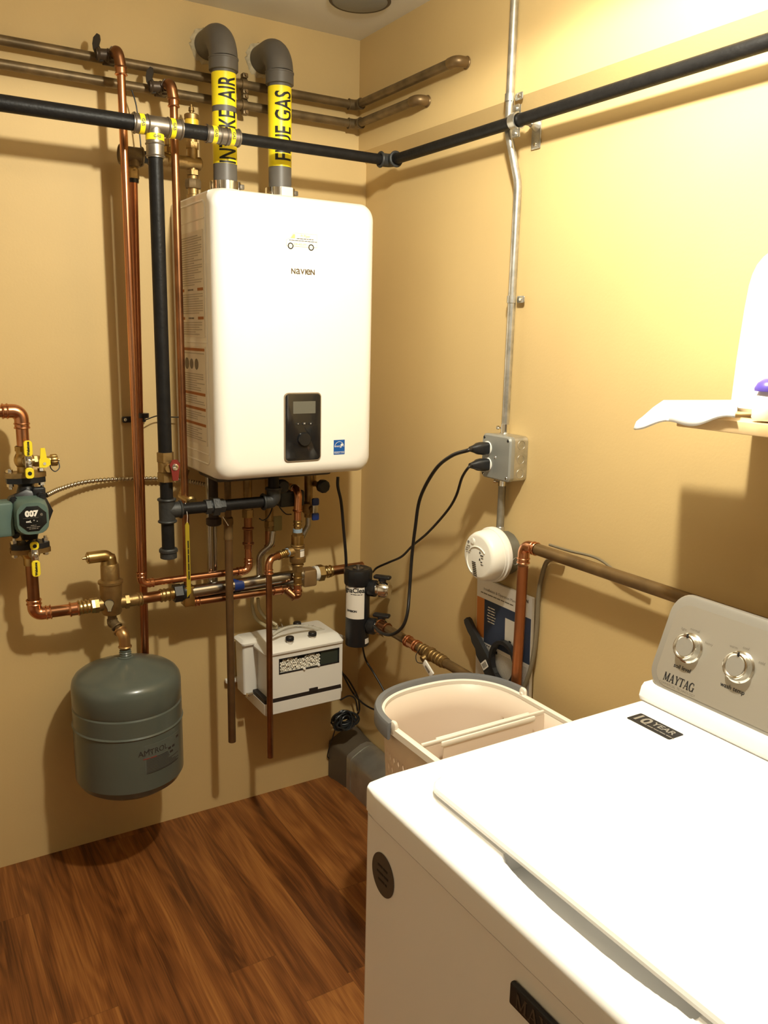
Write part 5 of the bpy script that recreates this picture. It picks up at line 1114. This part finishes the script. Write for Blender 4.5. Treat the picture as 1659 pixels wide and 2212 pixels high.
MB().box((WX0n, NYF+.002, WZ0n), (WX1n, NYF+.0215, WZ1n)).build('window_pane', DKGLASS, nb_) if False else None
MB().box((WX0n, NYF+.0195, WZ0n), (WX1n, NYF+.0215, WZ1n)).build('window_back', mat('window_shadow', (.05, .045, .035), .6), nb_)
fr = MB()
for lo, hi in (((WX0n-.002, NYF-.001, WZ0n-.002), (WX0n+.001, NYF+.004, WZ1n+.002)), ((WX1n-.001, NYF-.001, WZ0n-.002), (WX1n+.002, NYF+.004, WZ1n+.002)), ((WX0n-.002, NYF-.001, WZ0n-.002), (WX1n+.002, NYF+.004, WZ0n+.001)), ((WX0n-.002, NYF-.001, WZ1n-.001), (WX1n+.002, NYF+.004, WZ1n+.002))): fr.box(lo, hi)
fr.build('window_frame', INK, nb_)
WDX = WX0n+(WX1n-WX0n)*.70
MB().box((WDX, NYF+.003, WZ0n), (WX1n, NYF+.012, WZ1n)).build('dark_divider', mat('divider_dark', (.035, .045, .035), .3), nb_)
mb = MB(); rnd = random.Random(2); r = .0031; z = WZ0n+r; row = 0
while z < WZ1n-r:
    x = WX0n+r+(r if row % 2 else 0)
    while x < WDX-r:
        if z < WZ1n-.007+.004*math.sin(x*90): mb.sphere((x+rnd.uniform(-.0008, .0008), NYF+.008+rnd.uniform(-.003, .003), z+rnd.uniform(-.0008, .0008)), r*rnd.uniform(.9, 1.2), 8, 6)
        x += r*2.05
    z += r*1.7; row += 1
bd_ = mb.build('marble_chips', BEAD, nb_); bd_['kind'] = 'stuff'
for c in (V((-0.3282, -0.1650, 0.5873)), V((-0.2516, -0.1600, 0.5825)), V((-0.2544, -0.0600, 0.5896))):
    k_ = MB().lathe((c.x, c.y, nzl+.020), Z_, [(0, .009), (.010, .009)], 20).build('cap_neck', WHITEP, nb_)
    MB().lathe((c.x, c.y, nzl+.030), Z_, [(0, .0115), (.001, .0125), (.009, .0125), (.011, .011)], 24).build('cap', BLACK, k_)
MB().tube(smooth_path([(-0.3775, -0.1500, 0.5953), (-0.3405, -0.1400, 0.6029), (-0.2907, -0.1300, 0.6014), (-0.2239, -0.1200, 0.5811), (-0.1436, -0.1200, 0.5448), (-0.1073, -0.1200, 0.5232)], 8), .0055, 12).build('clear_hose', CLEAR, nb_)
for c in (V((-0.2892, -0.1810, 0.4857)), V((-0.2416, -0.1810, 0.4881))): MB().lathe((c.x, NYF, c.z), NY, [(0, .004), (.003, .0045), (.006, .003)], 14).build('plug', WHITEP, nb_)
for t_, dx, dy in (('~8', .05, .02), ('~12', .055, .010), ('~9', .06, 0)): text_mesh(t_, .006, GREYINK, nb_, flat((ncx+dx, -.085+dy, nzl+.0265), X_, Y_))
hs_ = thing('condensate_hose', (-.45, -.05, .6), 'pair of yellowed clear hoses looping on the wall above the white box', 'hose')
MB().tube(smooth_path([(-0.3931, -0.0400, 0.6820), (-0.3914, -0.0350, 0.6512), (-0.3778, -0.0300, 0.6109), (-0.3490, -0.0400, 0.5841), (-0.3196, -0.0600, 0.5796)], 8), .0055, 12).build('hose', mat('hose_yellow', (.55, .46, .26), .25, trans=.35), hs_)
MB().tube(smooth_path([(-0.3836, -0.0600, 0.6834), (-0.3774, -0.0550, 0.6477), (-0.3531, -0.0500, 0.6130), (-0.3271, -0.0700, 0.5929)], 8), .0050, 12).build('hose', mat('hose_yellow', (0, 0, 0)), hs_)
MB().torus((-0.3151, -0.0500, 0.5816), (.8, -.2, .5), .009, .0018, 20, 6).torus((-0.3012, -0.0500, 0.5823), (.8, -.2, .5), .008, .0018, 20, 6).build('wire_coil', STEEL, hs_)
# dark cords below the filter
tag(cable('black_cord', [(-0.0781, -0.1600, 0.5116), (-0.0480, -0.1300, 0.4493), (-0.0400, -0.1698, 0.4155), (-0.0300, -0.2113, 0.3749), (-0.0300, -0.2347, 0.3456), (-0.0300, -0.2138, 0.3137), (-0.0350, -0.1717, 0.2927), (-0.0400, -0.1066, 0.2879), (-0.0400, -0.0449, 0.2956), (-0.0752, -0.0600, 0.3496), (-0.1072, -0.0800, 0.4034)], .0030), 'thin black cord looping down from the filter to the white box', 'cord')
tag(cable('black_cord', [(-0.0962, -0.0600, 0.3907), (-0.0663, -0.0500, 0.3552), (-0.0292, -0.0350, 0.2976), (-0.0133, -0.0300, 0.2591), (-0.0110, -0.0300, 0.2252), (-0.0271, -0.0400, 0.2164)], .0030), 'thin black cord from the white box to the cable coil', 'cord')
coil = thing('cable_coil', (-0.0907, -0.0600, 0.2231), 'bundle of coiled black wire in the corner under the white box', 'cable')
rnd = random.Random(9); cc_ = V((-0.0903, -0.0750, 0.2278))
for k in range(20):
    pts = []; ph = rnd.uniform(0, 6); tl_ = Vector((rnd.uniform(-.5, .3), -1, rnd.uniform(-.3, .5))).normalized(); a_, b_, _ = frame(tl_); rx_, rz_ = rnd.uniform(.016, .043), rnd.uniform(.012, .034); o_ = V((rnd.uniform(-.008, .008), rnd.uniform(-.018, .018), rnd.uniform(-.010, .008)))
    for j in range(25): t = 2*PI*j/24; pts.append(cc_+o_+a_*math.cos(t)*rx_+b_*math.sin(t)*rz_)
    MB().tube(pts, .0030, 8).build('loop', mat('coil_black', (.018, .02, .021), .35), coil)
MB().tube(smooth_path([(-0.1108, -0.0500, 0.1957), (-0.1119, -0.0300, 0.1491), (-0.1192, -0.0120, 0.0875), (-0.1089, -0.0060, 0.0617), (-0.0668, -0.0040, 0.0223)], 6), .0020, 8).build('loose_end', RUBBER, coil)
MB().tube(smooth_path([(-0.1002, -0.0600, 0.2952), (-0.0659, -0.0600, 0.3023), (-0.0430, -0.0600, 0.2827), (-0.0353, -0.0600, 0.2432)], 6), .0026, 8).build('loose_loop', RUBBER, coil)
# floor duct along the right wall
fd = thing('sheet_metal_duct', (-.07, -.4, 0), 'grey sheet metal duct along the foot of the right wall', 'duct')
dsec = lambda y, s=1., t=1.: [V((-.003, y, .0)), V((-.003, y, .140*t)), V((-.022*s, y, .147*t)), V((-.045*s, y, .143*t)), V((-.070*s, y, .130*t)), V((-.088*s, y, .120*t)), V((-.094*s, y, .115*t)), V((-.096*s, y, .106*t)), V((-.096*s, y, .0))]
MB().loft([dsec(y) for y in (-.10, -.3, -.6, -1.0, -1.38)]).build('duct_run', DUCTM, fd)
MB().loft([[p+V((-.0015, 0, .0015)) for p in dsec(y)] for y in (-.128, -.124)]).build('seam', DUCTM, fd)
MB().loft([dsec(y, s, t) for y, s, t in ((-.003, 1.16, 1.10), (-.02, 1.15, 1.09), (-.045, 1.08, 1.05), (-.10, 1.0, 1.0))]).build('wall_boot', mat('boot_tan', (.11, .085, .055), .6, .3), fd)

# ------------------------------------------------------------------ laundry basket
BX_L, BX_R, BY_B, BY_F, BZT = -.424, -.082, -.752, -1.320, .640
bs = thing('laundry_basket', ((BX_L+BX_R)/2, -1.0, 0), 'cream plastic laundry basket with a grey handle behind the washer', 'laundry basket')
def outline(z, n=96, inset=0., y_front=None):
    t = z/BZT; dx = .030*(1-t)+inset; x0, x1 = BX_L+dx, BX_R-dx; y0, y1 = BY_B-dx, BY_F+dx; r1 = (x1-x0)*.48; r2 = .08; P_ = []
    cx = (x0+x1)/2; hw = (x1-x0)/2
    # superellipse back end, squarer front end
    for k in range(n):
        a = 2*PI*k/n; c, s = math.cos(a), math.sin(a)
        e = .78 if s > 0 else .35
        x = cx+hw*abs(c)**(e if s > 0 else .30)*(1 if c > 0 else -1)
        ym = y0-.17; y = ym+(.17*abs(s)**.78 if s > 0 else (y1-ym)*abs(s)**.35)
        P_.append(V((x, y, z)))
    return P_
def bpoint(u, z, inset=0.):
    return u
n = 96
def interp(O, u):
    L = len(O); i = int(math.floor(u)) % L; f = u-math.floor(u); return O[i].lerp(O[(i+1) % L], f)
# resample outline by arc length so that the lattice is even
def even(z, m=180, inset=0.):
    O = outline(z, 720, inset); O.append(O[0]); d = [0]
    for a, b in zip(O, O[1:]): d.append(d[-1]+(b-a).length)
    out = []; j = 0
    for k in range(m):
        t = d[-1]*k/m
        while d[j+1] < t: j += 1
        out.append(O[j].lerp(O[j+1], (t-d[j])/max(1e-9, d[j+1]-d[j])))
    return out
cen = V(((BX_L+BX_R)/2, (BY_B+BY_F)/2, BZT)); M_ = 84; rows = [0, .002]; zc_ = [.06+.045*k for k in range(12)]
mb = MB()
EV = {}
def at_(k2, z):
    z = round(z, 5)
    if z not in EV: EV[z] = even(z, M_*2)
    return EV[z][k2 % (M_*2)]
def quad(*p): b0 = len(mb.v); mb.v += list(p); mb.f.append(tuple(range(b0, b0+len(p))))
zs_ = [.002, .03, .06]; DHZ = .027
while zs_[-1]+DHZ < .60: zs_.append(zs_[-1]+DHZ)
for row, (za, zb2) in enumerate(zip(zs_, zs_[1:]+[BZT])):
    for k in range(M_):
        c2 = 2*k+row % 2; bl, bm_, br = (at_(c2+i, za) for i in range(3)); tl2, tm, tr = (at_(c2+i, zb2) for i in range(3)); mid = (bm_+tm)/2
        if row < 12 or mid.z > .602 or mid.y > -.852 or mid.y < (-.99 if mid.x > cen.x else -1.24): quad(bl, bm_, br, tr, tm, tl2); continue
        vd = tm-bm_; hd2 = (br-bl)/2; D0, D1, D2, D3 = mid-vd*.42, mid+hd2*.52, mid+vd*.42, mid-hd2*.52
        quad(bl, bm_, D0, D3); quad(bm_, br, D1, D0); quad(br, tr, D1); quad(tr, tm, D2, D1); quad(tm, tl2, D3, D2); quad(tl2, bl, D3)
b0 = len(mb.v); mb.v += [at_(2*k, .004) for k in range(M_)]; mb.f.append(tuple(b0+k for k in range(M_)))
bo2 = mb.build('basket_wall', BASK, bs, 60, weld=.0002)
so_ = bo2.modifiers.new('thickness', 'SOLIDIFY'); so_.thickness = .0028; so_.offset = 0
# rolled rim
O = even(BZT, 120); L = []
for k in range(120):
    t = (O[(k+1) % 120]-O[k-1]).normalized(); nrm = t.cross(V(Z_)).normalized(); nrm = nrm if (O[k]-cen).dot(nrm) > 0 else -nrm
    L.append([O[k]+nrm*a+V((0, 0, b)) for a, b in ((-.002, -.004), (-.002, .004), (.004, .006), (.011, .004), (.012, -.010), (.008, -.012), (.007, -.002))])
L.append(L[0]); MB().loft(L, (False, False)).build('rim', BASKW, bs, 50)
# grey handle folded down over the back end
HB = [p for p in even(BZT, 400) if p.y > -.905]; HB.sort(key=lambda p: math.atan2(p.y+.94, p.x-cen.x)); L = []
for i, p in enumerate(HB):
    a, b = HB[max(0, i-1)], HB[min(len(HB)-1, i+1)]; t = (b-a).normalized(); nrm = t.cross(V(Z_)).normalized(); nrm = nrm if (p-cen).dot(nrm) > 0 else -nrm
    L.append([p+nrm*q+V((0, 0, h)) for q, h in ((.004, .012), (.006, .017), (.018, .016), (.021, .010), (.021, -.020), (.017, -.022), (.014, -.020), (.013, .004), (.004, .006))])
hn_ = MB().loft(L).build('handle', BGREY, bs, 50)
for e_ in (L[0], L[-1]):
    c = sum(e_, Vector())/len(e_); s_ = 1 if c.x > cen.x else -1
    MB().rbox((c.x-s_*.006, c.y-.004, BZT+.004), Y_, Z_, X_, .022, .034, .010, .008).lathe((c.x-s_*.011, c.y-.004, BZT+.006), (-s_, 0, 0), [(0, .0055), (.003, .0045)], 14).build('handle_pivot', BASKW, bs)
# pocket across the basket
YD1 = -.992
xl, xr = BX_L+.006, BX_R-.006
MB().box((xl, YD1-.0015, .36), (xr, YD1+.0015, BZT-.006)).build('divider', BASK, bs)
MB().rbox((cen.x, YD1+.001, BZT+.000), X_, Y_, Z_, xr-xl, .006, .008, .002).rbox((cen.x, YD1-.014, BZT-.001), X_, Y_, Z_, (xr-xl)*.76, .0055, .012, .002).rbox((cen.x, YD1+.006, BZT-.001), X_, Y_, Z_, (xr-xl)*.76, .0055, .012, .002).build('divider_rim', BASKW, bs)
MB().box((xl+.045, YD1-.0155, .40), (xr-.045, YD1-.0125, BZT-.004)).build('pocket_wall', BASK, bs)

# ------------------------------------------------------------------ shelf and what stands on it
SY0, SD, SZT = -1.372, .200, 1.341
sh = thing('wall_shelf', (-.1, -1.7, SZT-.019), 'pale wooden shelf high on the right wall at photo edge', 'shelf')
MB().rbox((-SD/2-.001, (SY0-2.3)/2, SZT-.0095), X_, Y_, Z_, SD, abs(-2.3-SY0), .019, .0015).build('board', WOOD, sh)
for y in (-1.62, -2.1): MB().rbox((-.062, y, SZT-.025), X_, Y_, Z_, .12, .02, .010, .003).box((-.005, y-.01, SZT-.15), (-.001, y+.01, SZT-.02)).build('bracket', WHITEP, sh)
# white cloth spread over the end of the shelf
mb = MB(); nu, nv = 26, 26
for i in range(nu+1):
    for j in range(nv+1):
        u, v = i/nu, j/nv; w2 = v**1.0
        a = V((-0.1000, -1.2576, 1.3499)).lerp(V((-0.2050, -1.2937, 1.3197)), w2); b = V((-0.1000, -1.4081, 1.3614)).lerp(V((-0.2050, -1.4845, 1.3509)), w2); p = a.lerp(b, u)
        p.z += .0015*math.sin(u*8+v*3)*math.sin(v*5)*(1-u)
        if p.y < SY0+.010 and p.x > -.202: p.z = max(p.z, SZT+.004)
        if v > .9: p.x -= .004; p.z -= (v-.9)*(.07+.05*math.sin(u*11+1))
        mb.v.append(p)
for i in range(nu):
    for j in range(nv): a = i*(nv+1)+j; mb.f.append((a, a+1, a+nv+2, a+nv+1))
cl = mb.build('folded_cloth', mat('cloth_white', (.93, .92, .90), .8), sharp=180); so_ = cl.modifiers.new('thickness', 'SOLIDIFY'); so_.thickness = .004; so_.offset = 1
tag(cl, 'white cloth lying over the left end of the wooden shelf', 'cloth')
JY = -1.500; jx = -.078
jg = thing('detergent_jug', (jx, JY, SZT+.008), 'big white plastic jug on the shelf, cut by right edge', 'bottle')
z0 = SZT+.009
MB().rr((jx, JY, 0), Y_, X_, Z_, [(z0, .170, .120, .04), (z0+.006, .190, .132, .045), (z0+.08, .188, .130, .045), (z0+.16, .180, .128, .045), (z0+.195, .175, .125, .045), (z0+.212, .169, .122, .045), (z0+.226, .160, .117, .045), (z0+.237, .146, .110, .045), (z0+.246, .126, .098, .042), (z0+.253, .100, .084, .036), (z0+.258, .076, .068, .03), (z0+.262, .055, .055, .027)], n=8).build('body', mat('jug_white', (.94, .93, .92), .35), jg)
MB().lathe((jx, JY, z0+.258), Z_, [(0, .028), (.004, .030), (.040, .029), (.044, .026)], 28).build('screw_cap', VIOLET, jg)
q = smooth_path([(jx-.064, JY+.035, z0+.20), (jx-.078, JY+.020, z0+.17), (jx-.080, JY-.005, z0+.12), (jx-.066, JY-.015, z0+.085)], 6)
MB().tube(q, .010, 14).build('grip', mat('jug_white', (0, 0, 0)), jg)
text_mesh('109 1 201 02:4 B0', .008, mat('code_ink', (.75, .60, .35), .6), jg, (lambda x, y, h: V((jx-.0665, JY+.058-y, z0+.17+x))))
kx, ky = -.172, -1.512
kb = thing('small_bottle', (kx, ky, SZT+.008), 'small white bottle with violet cap in front of the jug', 'bottle')
MB().lathe((kx, ky, SZT+.003), Z_, [(0, .020), (.004, .022), (.030, .022), (.038, .017), (.044, .015)], 28).build('body', mat('jug_white', (0, 0, 0)), kb)
MB().lathe((kx, ky, SZT+.046), Z_, [(0, .0215), (.004, .022), (.012, .018), (.018, .010), (.019, .0001)], 28, (True, False)).build('cap', VIOLET, kb)
